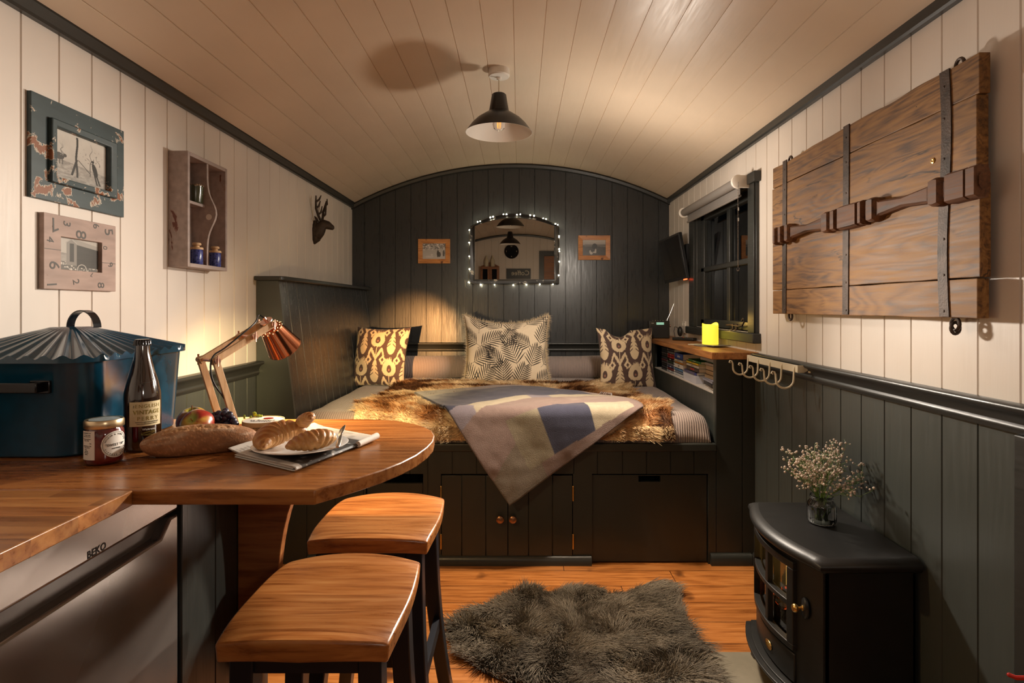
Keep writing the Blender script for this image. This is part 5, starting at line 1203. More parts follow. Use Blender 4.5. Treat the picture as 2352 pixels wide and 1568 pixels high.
# jam jar
jc = (-.829, 1.165); jj = thing('jam_jar', 'jar of dark red jam with a gold lid beside the bottle', 'jar', (*jc, T))
mb = MB(); mb.lathe([(0, 0), (.026, 0), (.031, .003), (.0335, .009), (.0340, .016), (.0340, .058), (.0325, .066), (.0300, .070), (.0300, .078), (0, .078)], 52, c=(*jc, T+.0005)); mb.build('jam_glass', MAT('red_jam', (.10, .004, .006), .06, 0, .5, 40, coat=1), jj, ang=60)
mb = MB(); mb.lathe([(.0335, .0715), (.0340, .073), (.0340, .084), (.0325, .087), (.030, .0868), (.029, .086), (0, .086)], 60, c=(*jc, T+.0005)); ld = mb.build('gold_lid', MAT('gold_lid', (.75, .60, .38), .28, 1, .03), jj, ang=50)
mb = MB(); mb.lathe([(0, .0864), (.026, .0864), (.026, .0868), (0, .0868)], 40, c=(*jc, T+.0005)); mb.build('lid_print', MAT('lid_print', (.30, .36, .38), .4, 0, .3, 90), ld)
ja = math.atan2(-jc[1], -jc[0]); rj = .0343
l1 = label('side_label', jc, rj, ja-.90, T+.041, .030, .056, m_lwhite, jj)
letters('side_print', [(s, .0021, wrapat(jc, rj+.0002, ja-.90, T+.041, dx, dy), {}) for s, dx, dy in (('INGREDIENTS: Fruit,', -.001, .024), ('Cane Sugar, Gelling', -.001, .0205), ('Agent: Citrus Pectin.', -.001, .0175), ('Prepared with 50g of', -.001, .0125), ('fruit per 100g.', -.002, .0095), ('340g', .007, .004), ('NUTRITION per 100g', -.001, -.001), ('Energy 1103 kJ', -.001, -.004), ('Fat 0g', -.004, -.008), ('Sugars 65g', -.003, -.011), ('Protein 0.4g', -.003, -.014), ('Salt 0.1g', -.003, -.017))], m_ink, l1)
l2 = label('oval_label', jc, rj, ja+.62, T+.040, .054, .052, m_lwhite, jj, oval=True)
it = []
for s, n_, r0, a0_, da in (('WILKIN & SONS LTD', 17, .0205, math.radians(160), -math.radians(140)/16), ('TIPTREE ESSEX', 13, .0222, math.radians(205), math.radians(130)/12)):
    for i, ch in enumerate(s):
        if ch == ' ': continue
        a = a0_+da*i; rt = a-PI/2 if da < 0 else a+PI/2; it.append((ch, .0042, wrapat(jc, rj+.0002, ja+.62, T+.040, r0*math.cos(a)*1.0, r0*math.sin(a)*.95, rt), {}))
it += [('"SWEET TIP"', .0068, wrapat(jc, rj+.0002, ja+.62, T+.040, -.001, -.001), {}), ('RASPBERRY', .0034, wrapat(jc, rj+.0002, ja+.62, T+.040, .0, -.008), {})]
letters('oval_print', it, m_ink, l2)
mb = MB(); mb.tube([wrapat(jc, rj+.0003, ja+.62, T+.040)(Vector((.0245*math.cos(a), .0235*math.sin(a), 0))) for a in [2*PI*i/40 for i in range(41)]], .0003, 4); mb.build('oval_line', m_ink, l2)
# loaf
A = Vector((-.775, 1.190)); Bp = Vector((-.585, 1.300)); ax = (Bp-A).normalized(); nx_ = Vector((-ax.y, ax.x)); Lr = (Bp-A).length; nu, nv = 130, 64
U, V = np.meshgrid(np.linspace(0, 1, nu), np.linspace(0, 2*PI, nv), indexing='ij'); sU = (1-np.cos(PI*U))/2
rad = (np.clip(1-np.abs(2*sU-1)**2.5, 0, 1))**.5; rad = rad*(1-.10*sU)*(1+.04*(fbm(U*5, V, 4)-.5))
w_ = .041*rad; h_ = .032*rad*(1+.15*np.sin(sU*PI)); sx_ = Lr*sU; off = w_*np.cos(V)+.006*np.sin(sU*PI*1.5); up = h_*np.sin(V); up = np.where(up < -.023, -.023, up)
cr_ = np.exp(-((V-1.85)/.30)**2)*np.sin(np.clip(sU*1.15-.05, 0, 1)*PI); bmp = (fbm(U*70, V*14, 8)-.5); up = up-.004*cr_+cr_*bmp*.010; hz_ = up+.0235+.004*np.clip(1-rad, 0, 1)
P = np.stack([A.x+ax.x*sx_+nx_.x*off, A.y+ax.y*sx_+nx_.y*off, T+.0006+hz_], -1)
fl_ = np.clip((fbm(U*7+3, V*2.5, 5)-.52)*5, 0, 1)*np.clip(np.sin(V)+.4, 0, 1); c0 = np.array((.30, .135, .055)); c1 = np.array((.58, .43, .30)); c2 = np.array((.46, .24, .10))
col = c0*(.8+.5*fbm(U*14, V*8, 6)[..., None]); col = col+(c1-col)*(fl_*.6)[..., None]; col = col+(c2-col)*np.clip(cr_*1.2, 0, 1)[..., None]; spk = fbm(U*160, V*60, 3) > .66; col = np.where(spk[..., None], col*1.5, col)
o = surf('bread_loaf', P, MAT('crust', (1, 1, 1), .75, 0, .25, 90, .5, 260, attr=True), None, col, ang=0); tag(o, 'long crusty brown loaf of bread lying in front of the fruit', 'bread')
# apples
def apple(c, r, lab, tilt, seed, yel):
    nu, nv = 60, 40; U, V = np.meshgrid(np.linspace(0, 2*PI, nu), np.linspace(0, PI, nv), indexing='ij')
    rr_ = r*(1+.12*np.cos(V)-.02*np.cos(5*U)*np.sin(V)**2)*np.sin(V); z = -r*.90*np.cos(V); z = z-np.where(V > PI/2, 1, -1)*.34*r*np.exp(-(np.sin(V)/.32)**2)
    n = fbm(np.cos(U)*1.5+seed, np.sin(U)*1.5+V, 3); st_ = fbm(U*22, V*1.2, 9); k = np.clip((n-.42)*3.4+yel*np.cos(U-2.2*seed)+(V > 2.3)*.5*(V-2.3), 0, 1)[..., None]
    red = np.array((.34, .025, .015)); yl_ = np.array((.62, .38, .06)); col = red+(yl_-red)*k; col = col*(.85+.3*st_[..., None]); grn = np.array((.38, .45, .08)); g_ = np.clip((V-2.6)*3, 0, 1)[..., None]; col = col+(grn-col)*g_
    P = np.stack([rr_*np.cos(U), rr_*np.sin(U), z], -1); M = np.array(Matrix.Rotation(tilt, 3, 'X') @ Matrix.Rotation(seed, 3, 'Z')); P = P @ M.T
    P[..., 2] += T+.0006-P[..., 2].min()-T; P = P+np.array([c[0], c[1], T]); t_ = thing('apple', lab, 'apple', (c[0], c[1], T), 'apples behind the loaf')
    surf('skin', P, MAT('apple_skin', (1, 1, 1), .28, 0, .05, 60, attr=True, coat=.3), t_, col, ang=0)
    s0 = Vector((0, 0, r*.58)); s1 = Vector((.003, 0, r*1.05)); Rm = Matrix.Rotation(tilt, 3, 'X'); q = Vector((c[0], c[1], T+r*.88)); mb = MB(); mb.tube([q+Rm @ s0, q+Rm @ s1], .0012, 6); mb.build('stalk', m_oakpanel, t_)
apple((-.800, 1.430), .0370, 'red and green apple standing upright, the farther of the two', .25, .4, .2); apple((-.752, 1.360), .0365, 'rosy yellow apple lying on its side against the loaf', .9, 1.3, .75)
# grapes
gp = thing('grape_bunch', 'small bunch of dusty black grapes between the apples and the cheese', 'grapes', (-.71, 1.42, T)); mgp = MAT('grape_skin', (.018, .018, .045), .38, 0, .5, 120, coat=.15)
mb = MB(); mb.ball((0, 0, 0), .0088, 9, (1, 1, 1.12)); g0 = mb.build('grape', mgp, gp, keep=True, ang=0); g0.data.polygons.foreach_set('use_smooth', [True]*len(g0.data.polygons)); R = random.Random(3); spots = []
for i, (px, py) in enumerate(((483, 966), (492, 955), (500, 962), (497, 971), (508, 956), (516, 950), (518, 945), (511, 966), (518, 960), (524, 968), (531, 960), (536, 967), (488, 974), (506, 974), (520, 974), (532, 974), (479, 973), (526, 953), (513, 958), (502, 951), (540, 973), (494, 965))):
    Y = 1.415-.012*((i*7) % 3-1); p = py_(px, py, Y); z = max(p[2], T+.0102); g = g0 if i == 0 else g0.copy()
    if i: C.objects.link(g)
    g.parent = gp; g.location = Vector((p[0], p[1], z))-gp.location; g.rotation_euler = (R.uniform(-1, 1), R.uniform(-1, 1), 0)
mb = MB(); mb.tube([(-.735, 1.43, T+.006), (-.72, 1.43, T+.012), (-.705, 1.43, T+.020), (-.70, 1.43, T+.030)], .0012, 6); mb.build('stem', MAT('green_stem2', (.2, .16, .05), .6), gp)
# cheese box
cc_ = (-.628, 1.432); cb = thing('cheese_box', 'round pale wooden box of soft cheese with a red seal', 'cheese', (*cc_, T))
mb = MB(); mb.lathe([(0, 0), (.047, 0), (.047, .024), (.0485, .024), (.0485, .034), (.0468, .034), (.0468, .0318), (0, .0318)], 60, c=(*cc_, T+.0005)); mb.build('wooden_box', MAT('poplar', (.55, .40, .22), .6, 0, .12, 14, bump=.1), cb, ang=50)
mb = MB(); mb.lathe([(0, .0319), (.0463, .0319), (.0463, .0324), (0, .0324)], 50, c=(*cc_, T+.0005)); tl2 = mb.build('paper_top', m_lwhite, cb, ang=40)
mb = MB(); mb.lathe([(0, 0), (.012, 0), (.0125, .0012), (0, .0014)], 28, Matrix.Diagonal((1, .7, 1, 1)), (cc_[0]+.004, cc_[1]+.020, T+.0331)); mb.build('red_seal', m_red, tl2)
Mt = basis((cc_[0], cc_[1], T+.0331), (1, 0, 0), (0, 1, 0)); letters('script_lettering', [('Le Rustique', .0125, plane_fn(Mt, 0, -.004, .05), {}), ('Camembert', .010, plane_fn(Mt, .0, -.017, .05), {})], m_ink, tl2)
ca = math.atan2(-cc_[1], -cc_[0]); letters('side_print', [(s, .0030, wrapat(cc_, .0474, ca+.1, T+.0135, .0, dy), {}) for s, dy in (('BEST BEFORE SEE BOX. KEEP REFRIGERATED', .0085), ('Soft ripened cheese made with milk,', .005), ('salt, starter culture and rennet.', .0015), ('Produced in Normandy, France.', -.002), ('Remove from fridge one hour before', -.0055), ('serving. 250g', -.009))], m_inkgrey, cb)
mb = MB()
for k in range(9): a = 1.2+k*.16; p = Vector((cc_[0]-.040+.012*math.cos(k*1.7), cc_[1]+.035+.008*math.sin(k*2.3), T+.028+.007*math.sin(k*1.3))); mb.grid([[p+Vector((.008*math.cos(k+u), .006*math.sin(k*2+v), .010*v)) for v in (0, .5, 1)] for u in (0, .6, 1.2)])
o = mb.build('salad_leaf', MAT('lettuce', (.42, .52, .06), .6, 0, .2), None); tag(o, 'frilly pale green salad leaf behind the cheese box', 'salad'); md = o.modifiers.new('thick', 'SOLIDIFY'); md.thickness = .0008
# newspaper
NA, NB, NC = Vector((-.603, 1.212)), Vector((-.417, 1.090)), Vector((-.330, 1.352)); ND = NA+(NC-NB); mnp = NT('newsprint'); v = mnp.coord(); 
mnp.link(mnp.ramp(mnp.noise(v, 10, 3), [(.50, (.52, .48, .42)), (.56, (.20, .20, .20)), (.66, (.05, .055, .06))]), mnp.b.inputs['Base Color']); mnp.b.inputs['Roughness'].default_value = .6
ed = (NC-NB).normalized(); fo = (NB-NA); fl2 = fo.length; fo = fo.normalized()
nw = thing('newspaper', 'folded newspaper with a dark front photo lying under the plate', 'newspaper', ((NA+NC)/2).to_3d()+Vector((0, 0, T)))
def sheet(nm, s0, s1, prof, mat):
    P = []
    for k in range(21):
        t = k/20; q = NA+ed*((NC-NB).length*(s0+(s1-s0)*t)); wv = .0015*math.sin(t*7); P.append([(q.x+fo.x*d, q.y+fo.y*d, T+z+wv*(d < .03)) for d, z in prof])
    mb = MB(); mb.grid(P); o = mb.build(nm, mat, nw, ang=60); m_ = o.modifiers.new('thick', 'SOLIDIFY'); m_.thickness = .0016; m_.offset = 1; return o
fd = [(fl2-.012, .0115), (fl2-.004, .0100), (fl2, .0065), (fl2-.004, .0028), (fl2-.012, .0016)]
prof0 = [(-.004, .017), (.012, .0145), (.03, .0125), (.08, .0118), (.15, .0116)]+fd+[(.05, .0010), (.02, .0008)]; prof1 = []
for (a, b), (c, d) in zip(prof0, prof0[1:]): prof1 += [(a+(c-a)*k/8, b+(d-b)*k/8) for k in range(8)]
prof1.append(prof0[-1]); P = []; Cc = []
for k in range(90):
    t = k/89; q = NA+ed*((NC-NB).length*t); row = []; rc_ = []
    for i, (d, z) in enumerate(prof1):
        row.append((q.x+fo.x*d, q.y+fo.y*d, T+z+.0015*math.sin(t*7)*(d < .03))); g = .60
        if i < 66 and .045 < d and t < .80:
            g = .015+.07*float(fbm(t*9, d*60, 4)) if t > .06 else .60
            if float(vn(t*30, d*160, 2)) > .86: g = .42
        elif i < 66 and .012 < d < .035 and t < .9: g = .60 if (int(t*90) % 3 or float(vn(t*60, d*300)) > .6) else .30
        elif t >= .80 and i < 66: g = .60 if float(vn(t*14, d*40, 6)) < .62 else .42
        rc_.append((g, g*.95, g*.87))
    P.append(row); Cc.append(rc_)
o = surf('outer_sheet', P, MAT('newsprint', (1, 1, 1), .5, 0, .05, attr=True), nw, np.array(Cc), ang=60, thick=.0016, off=1)
sheet('inner_sheet', .01, .985, [(.006, .0135), (.03, .0098), (.10, .0090), (fl2-.016, .0084), (fl2-.010, .0066), (fl2-.016, .0048), (.06, .0042), (.016, .0040)], m_paper)
mb = MB(); q0 = NA+ed*.205; mb.tube([(NB.x+ed.x*.20, NB.y+ed.y*.20, T+.009), (NC.x, NC.y, T+.012)], [.0065, .0075], 14); mb.build('rolled_edge', m_paper, nw)
# plate
pc_ = (-.455, 1.215); pzb = T+.0140
pt_ = thing('plate', 'white side plate with croissants standing on the newspaper', 'plate', (*pc_, pzb))
mb = MB(); mb.lathe([(0, .0), (.052, .0), (.055, .001), (.072, .006), (.094, .0115), (.0955, .0125), (.094, .0135), (.071, .0085), (.055, .0045), (0, .0042)], 72, c=(*pc_, pzb)); mb.build('dish', m_porc, pt_, ang=60)
# croissants
def croissant(pts, R0, lab, seed, flatz=.8):
    pts = [Vector(p) for p in pts]; n = 90; m = 40; cl = []
    for i in range(n):
        t = i/(n-1)*(len(pts)-1); k = min(int(t), len(pts)-2); f = t-k; p0 = pts[max(k-1, 0)]; p1 = pts[k]; p2 = pts[k+1]; p3 = pts[min(k+2, len(pts)-1)]
        cl.append(.5*((2*p1)+(p2-p0)*f+(2*p0-5*p1+4*p2-p3)*f*f+(3*p1-p0-3*p2+p3)*f**3))
    P = []; K = []
    for i in range(n):
        t = i/(n-1); tg = (cl[min(i+1, n-1)]-cl[max(i-1, 0)]).normalized(); a = tg.cross(Vector((0, 0, 1))).normalized(); b = a.cross(tg).normalized(); base = math.sin(PI*min(.97, max(.03, t)))**.75
        R_ = []; Kr = []
        for j in range(m):
            th = 2*PI*j/m; ph = (abs(t-.5)*2*5.2+.55*math.sin(th*1+seed)) % 1.0; step = 1-ph; r = R0*base*(.90+.12*math.sin(PI*min(1, ph*1.15))**.5)+.0012*(float(vn(i*.35, j*.5, seed))-.5)
            if i in (0, n-1): r = .0002
            elif i in (1, n-2): r *= .55
            R_.append(cl[i]+a*(r*math.cos(th))+b*(r*flatz*math.sin(th))); tone = (.25+.75*math.sin(PI*ph)**.7)*(.35+.65*max(0, math.sin(th)))+.25*(float(vn(i*.5, j*.3, seed+5))-.5); Kr.append(tone)
        P.append([tuple(q) for q in R_]+[tuple(R_[0])]); K.append(Kr+[Kr[0]])
    P = np.array(P); K = np.clip(np.array(K), 0, 1)[..., None]; cA = np.array((.74, .43, .16)); cB = np.array((.38, .12, .02)); col = cA+(cB-cA)*K
    t_ = surf('croissant', P, MAT('pastry', (1, 1, 1), .38, 0, .2, 120, .35, 350, attr=True), None, col, ang=0); t_.data.polygons.foreach_set('use_smooth', [True]*len(t_.data.polygons)); tag(t_, lab, 'croissant', 'croissants on the plate'); return t_
zp = pzb+.006
croissant([(-.505, 1.150, zp+.012), (-.516, 1.180, zp+.020), (-.508, 1.214, zp+.027), (-.480, 1.238, zp+.030), (-.450, 1.244, zp+.022)], .030, 'plump golden croissant at the left of the plate', 1)
croissant([(-.462, 1.150, zp+.013), (-.440, 1.163, zp+.019), (-.415, 1.180, zp+.022), (-.397, 1.205, zp+.021), (-.398, 1.232, zp+.014)], .0255, 'small pale flaky croissant at the front right of the plate', 3)
croissant([(-.480, 1.262, zp+.014), (-.468, 1.252, zp+.034), (-.456, 1.238, zp+.050), (-.440, 1.222, zp+.060), (-.432, 1.208, zp+.058)], .0165, 'dark tipped croissant propped up behind the other two', 6)
# knife on the plate rim
kn = thing('butter_knife', 'steel butter knife resting on the right rim of the plate', 'knife', (-.38, 1.24, pzb+.012)); k0 = Vector((-.363, 1.165, pzb+.0165)); k1 = Vector((-.392, 1.300, pzb+.030)); kd = (k1-k0); 
mb = MB(); P = []; side = kd.cross(Vector((0, 0, 1))).normalized(); side = (side*.75+Vector((0, 0, .65))).normalized()
for t, w2 in ((.50, .0045), (.56, .0055), (.66, .0085), (.80, .0092), (.92, .0092), (.98, .0070), (1.0, .003)): q = k0+kd*t; P.append([q-side*w2, q+side*w2*.8])
mb.grid(P); bd = mb.build('blade', m_steel, kn, ang=60); m_ = bd.modifiers.new('thick', 'SOLIDIFY'); m_.thickness = .0012
mb = MB(); mb.tube([k0, k0+kd*.06, k0+kd*.3, k0+kd*.52], [.0035, .0050, .0048, .0030], 10, flat=.6); mb.build('handle', m_steel, kn, ang=60)
# desk lamp ------------------------------------------------------------
dl = thing('desk_lamp', 'copper shaded desk lamp with pale jointed wooden arms, lit', 'lamp', (-.735, 1.505, T))
e_ = Vector((.55, .835, 0)).normalized(); q_ = Vector((e_.y, -e_.x, 0)); j0 = Vector((-.763, 1.430, 0)); mw = m_pale
J = j0+Vector((0, 0, 1.080)); Bs = J+e_*.051; Bs.z = T+.018; Hd = J+e_*.1615; Hd.z = 1.166; hw = .035
def bar(p, q, w_, th, side): # flat wooden lath
    d = (q-p).normalized(); up = d.cross(side).normalized(); mb = MB(); c8 = [p+s1*side*th+s2*up*w_ for s1, s2 in ((-1, -1), (1, -1), (1, 1), (-1, 1))]+[q+s1*side*th+s2*up*w_ for s1, s2 in ((-1, -1), (1, -1), (1, 1), (-1, 1))]
    mb.add(c8, [(3, 2, 1, 0), (4, 5, 6, 7)]+[(k, (k+1) % 4, 4+(k+1) % 4, 4+k) for k in range(4)]); return mb
mb = MB(); mb.lathe([(0, 0), (.048, 0), (.048, .014), (.046, .016), (0, .016)], 40, c=(Bs.x+.005, Bs.y+.040, T+.0005)); mb.build('base', mw, dl, bevel=.001)
for s in (-1, 1):
    bar(Bs+q_*hw*s-Vector((0, 0, .004)), J+q_*hw*s+(J-Bs).normalized()*.008, .0085, .0035, q_).build('lower_arm', mw, dl, bevel=.001)
    bar(J+q_*(hw-.009)*s-(Hd-J).normalized()*.008, Hd+q_*(hw-.009)*s, .0085, .0035, q_).build('upper_arm', mw, dl, bevel=.001)
def rod(p, nm='copper_rod', ext=.010):
    mb = MB(); mb.tube([p-q_*(hw+ext), p+q_*(hw+ext)], .0042, 12)
    for s in (-1, 1):
        c = p+q_*(hw+ext)*s; mb.tube([c-q_*s*.008, c], .0075, 12); mb.tube([c+Vector((0, 0, .013)), c+Vector((0, 0, .004)), c-Vector((0, 0, .004)), c-Vector((0, 0, .013))], [.0042, .003, .003, .0042], 8, flat=.45)
    mb.build(nm, m_rosecop, dl, ang=40)
rod(J); rod(J.lerp(Hd, .63), ext=.004); rod(Hd-(Hd-J).normalized()*.004, ext=.0)
hd = Vector((.25, .60, -.76)).normalized(); top = Vector(py_(612, 738, 1.56)); 
def axM(o, d):
    z = d.normalized(); x = z.cross(Vector((0, 1, 0))).normalized(); y = z.cross(x); M = Matrix((x, y, z)).transposed().to_4x4(); M.translation = o; return M
Mh = axM(top, hd)
mb = MB(); mb.lathe([(0, -.002), (.0165, -.002), (.0165, .0), (.012, .001), (.012, .020), (0, .020)], 28, Mh); mb.lathe([(0, -.014), (.0045, -.014), (.0045, 0), (0, 0)], 12, Mh); mb.build('lamp_holder', m_rosecop, dl, ang=40)
mb = MB(); ss = 0; prof = [(.012, .020), (.025, .021), (.0295, .024), (.0305, .030), (.0455, .098), (.0465, .100), (.0450, .0995), (.0295, .031), (.028, .0255), (.012, .0235)]; mb.lathe(prof, 56, Mh); shd = mb.build('lamp_shade', m_copper, dl, ang=40)
mb = MB()
for k in range(26):
    a = 2*PI*k/26+.05; rr_ = .0300 if k % 2 else .0262; z = .0262 if k % 2 else .0212; mb.ball(Mh @ Vector((rr_*math.cos(a), rr_*math.sin(a), z)), .0012, 4)
mb.build('vent_hole', MAT('lamp_glow_hole', (1, .7, .4), .5, emis=(1, .62, .25), es=4, var=0), shd)
mb = MB(); Mq = Mh; mb.lathe([(0, .024), (.010, .024), (.011, .040), (.020, .058), (.0225, .070), (.019, .082), (.009, .089), (0, .090)], 24, Mq); mb.build('bulb', MAT('lit_bulb', (1, .9, .7), .5, emis=(1, .74, .40), es=10, var=0), shd, ang=60)
cp = [top-hd*.014, top-hd*.018+Vector((-.012, 0, .003)), Vector(py_(585, 742, 1.50)), Vector(py_(552, 770, 1.46)), Vector(py_(515, 800, 1.43)), Vector(py_(492, 815, 1.41)), Vector(py_(484, 835, 1.40)), Vector(py_(486, 865, 1.40)), Vector(py_(496, 888, 1.41)), Vector(py_(515, 915, 1.43)), Vector(py_(527, 945, 1.45)), Vector((Bs.x, Bs.y-.02, T+.014))]
sm = []
for k in range(len(cp)-1):
    p0, p1, p2, p3 = cp[max(k-1, 0)], cp[k], cp[k+1], cp[min(k+2, len(cp)-1)]
    for f in (0, .25, .5, .75): sm.append(.5*((2*p1)+(p2-p0)*f+(2*p0-5*p1+4*p2-p3)*f*f+(3*p1-p0-3*p2+p3)*f**3))
mb = MB(); mb.tube(sm+[cp[-1]], .0021, 8); mb.build('cable', m_blackpl, dl, ang=60)
LAMP = Mh @ Vector((0, 0, .1005)); LDIR = hd

# ================================================================ SHELF BESIDE THE BED
m_bk = {}
def bcol(c, rough=.45):
    if c not in m_bk: m_bk[c] = MAT('cover_%d' % len(m_bk), c, rough, 0, .08, 20)
    return m_bk[c]
xs_, zs_ = .9455, .8005
def book(lab, y0, y1, z, th, col, group, dx=0, depth=.135, name='book', title=None, tcol=None, soft=False, yaw=0):
    b = thing(name, lab, name.replace('_', ' '), (xs_+dx, (y0+y1)/2, z), group); x0 = xs_+dx; c = .0015
    R = Matrix.Translation(b.location) @ Matrix.Rotation(yaw, 4, 'Z') @ Matrix.Translation(-b.location)
    mb = MB(); mb.box(x0, x0+.002, y0, y1, z, z+th, R); mb.box(x0, x0+depth, y0, y1, z, z+c, R); mb.box(x0, x0+depth, y0, y1, z+th-c, z+th, R); cv = mb.build('cover', bcol(col), b)
    mb = MB(); mb.box(x0+.002, x0+depth-.003, y0+.003, y1-.003, z+c, z+th-c, R); mb.build('pages', m_pages if not soft else m_paper, b)
    if title:
        M = R @ basis((x0-.0003, (y0+y1)/2, z+th/2), (0, -1, 0), (0, 0, 1)); letters('spine_lettering', [(title, th*.62, plane_fn(M), {})], bcol(tcol or (.7, .7, .68)), cv)
    return b
gA = 'dark film cases stacked at the back of the shelf'; z = zs_; dk = [(.03, .03, .035), (.05, .05, .06), (.02, .02, .022), (.06, .055, .06), (.10, .02, .025), (.04, .045, .06), (.03, .03, .03), (.07, .07, .08), (.025, .03, .04), (.04, .04, .04)]
for i, c in enumerate(dk): book('dark film case in the farthest stack on the cabinet shelf', 3.745+jit(.002), 3.885+jit(.002), z, .0145, c, gA, dx=abs(jit(.003)), name='film_case', soft=True); z += .0147
gB = 'film cases in the second stack'; z = zs_
for i, (c, tt, lb) in enumerate((((.30, .34, .38), 'THE LINE', 'pale blue film case, bottom of the second stack'), ((.16, .03, .03), None, 'dull red film case, second from the bottom of the second stack'), ((.06, .07, .16), 'ROAD', 'navy film case, third up in the second stack'), ((.12, .12, .14), None, 'grey film case, fourth up in the second stack'), ((.03, .05, .03), None, 'dark green film case, fifth up in the second stack'), ((.025, .02, .02), 'NIGHT', 'black film case below the red pair in the second stack'), ((.42, .025, .03), 'RED', 'lower bright red film case in the second stack'), ((.45, .03, .035), 'RED', 'upper bright red film case in the second stack'), ((.20, .22, .26), None, 'grey film case above the red pair in the second stack'), ((.05, .05, .07), None, 'black film case on top of the second stack'))):
    book(lb, 3.585, 3.730, z, .0145, c, gB, dx=abs(jit(.004)), name='film_case', title=tt, soft=True); z += .0147
gC = 'paperbacks in the third stack'; z = zs_
for (c, th, tt, tc, lb) in (((.50, .52, .55), .016, None, None, 'pale paperback at the bottom of the third stack'), ((.20, .24, .34), .014, None, None, 'slate blue paperback low in the third stack'), ((.10, .22, .40), .014, None, None, 'mid blue paperback in the third stack'), ((.62, .56, .50), .027, 'CHEF', (.05, .05, .05), 'thick white and grey paperback in the third stack'), ((.70, .28, .02), .010, None, None, 'thin orange paperback in the third stack'), ((.66, .62, .56), .016, 'SILENT PEOPLE', (.3, .3, .3), 'white spined paperback under the bright blue book'), ((.01, .06, .36), .036, 'Sudoku', (.85, .85, .85), 'bright royal blue book on top of the third stack')):
    book(lb, 3.385, 3.560, z, th, c, gC, dx=abs(jit(.004)), title=tt, tcol=tc); z += th+.0003
gD = 'books on the spiral notebook'; z = zs_
bx = thing('card_box', 'plain white card box on the shelf under the blue spiral notebook', 'box', (1.0, 3.24, z)); mb = MB(); mb.box(.940, 1.085, 3.115, 3.345, z, z+.040); mb.build('carton', MAT('white_card', (.55, .55, .62), .6), bx, bevel=.001); mb = MB(); mb.box(.9395, 1.0855, 3.1145, 3.3455, z+.031, z+.041); mb.build('box_lid', MAT('white_card2', (.60, .60, .66), .6), bx); z += .0415
nb = book('dark blue spiral bound notebook on the white box', 3.120, 3.345, z, .016, (.04, .05, .22), None, depth=.13, name='notebook', soft=True); mb = MB()
for k in range(22): mb.tube([(.9455-.004+.006*math.cos(a), 3.13+k*.0098, z+.008+.0105*math.sin(a)) for a in [2*PI*i/8 for i in range(9)]], .0007, 5)
mb.build('spiral', m_steel, nb); z += .019
for (y0, y1, c, th, tt, tc, lb) in ((3.080, 3.300, (.05, .03, .025), .021, 'BLACK OPS', (.6, .03, .02), 'black and red paperback above the spiral notebook'), (3.075, 3.300, (.66, .63, .58), .015, 'MURDER & C', (.2, .2, .2), 'white spined paperback below the yellow one'), (3.085, 3.305, (.80, .56, .01), .013, 'YELLOW', (.3, .3, .25), 'bright yellow paperback below the green one'), (3.045, 3.265, (.02, .20, .04), .012, 'GREEN FIELDS', (.7, .7, .65), 'bright green paperback on top of the notebook stack')):
    book(lb, y0, y1, z, th, c, gD, title=tt, tcol=tc, depth=.14); z += th+.0004
gE = 'large books and magazines at the front of the shelf'; z = zs_
for (y0, y1, c, th, dx, yaw, lb, nm) in ((2.815, 2.995, (.62, .58, .54), .008, .004, -.03, 'thin white booklet at the bottom front of the shelf', 'magazine'), (2.825, 3.005, (.60, .56, .52), .006, .002, -.10, 'second thin booklet at the front of the shelf', 'magazine'), (2.830, 3.030, (.03, .028, .028), .018, 0, -.12, 'black ring binder with a shiny spine at the front of the shelf', 'notebook'), (2.845, 3.040, (.30, .30, .36), .012, .002, -.07, 'silver grey notebook on the black binder', 'notebook'), (2.80, 3.03, (.42, .30, .18), .018, .02, .02, 'brown covered thick book above the notebooks', 'book'), (2.80, 3.03, (.50, .36, .22), .022, .025, 0, 'thick tan paperback pages facing out, middle of the front stack', 'book'), (2.80, 3.035, (.52, .38, .25), .024, .025, 0, 'thick tan paperback one above the middle of the front stack', 'book'), (2.805, 3.035, (.40, .36, .33), .014, .02, 0, 'grey bound book near the top of the front stack', 'book'), (2.81, 3.04, (.16, .26, .20), .010, .03, 0, 'thin green edged book near the top of the front stack', 'book'), (2.80, 3.06, (.30, .28, .28), .014, .01, .05, 'large grey magazine on top of the front stack', 'magazine')):
    book(lb, y0, y1, z, th, c, gE, dx=dx, depth=.125, name=nm, yaw=yaw, soft=nm != 'book'); z += th+.0004
# radio
ry = 3.90; rx0, rx1 = .868, 1.005; rd = thing('radio', 'small black digital radio with a raised aerial in the corner of the shelf', 'radio', ((rx0+rx1)/2, ry, SH)); 
mb = MB(); mb.box(rx0, rx1, ry, ry+.055, SH+.0005, SH+.118); mb.build('case', m_blackpl, rd, bevel=.004)
mb = MB(); mb.box(rx0+.008, rx1-.012, ry-.002, ry, SH+.008, SH+.086); mb.build('speaker_grille', MAT('grille', (.02, .019, .018), .8, 0, .2, 300, bump=.6, bs=900), rd)
mb = MB(); mb.box(rx0+.048, rx0+.098, ry-.002, ry-.0003, SH+.092, SH+.108); mb.build('display', MAT('lcd', (.25, .45, .36), .3, emis=(.35, .75, .55), es=.5, var=0), rd)
for k in range(6): mb = MB(); mb.lathe([(0, 0), (.003, 0), (.003, .003), (0, .003)], 10, c=(rx0+.03+k*.017, ry+.025, SH+.1185)); mb.build('button', m_steel, rd)
mb = MB(); mb.tube([(rx1-.006, ry+.045, SH+.118), (rx1-.006, ry+.045, SH+.124), (rx1+.018, ry+.045, SH+.175), (rx1+.040, ry+.045, SH+.232)], [.003, .002, .0016, .0011], 8); mb.build('aerial', m_steel, rd)
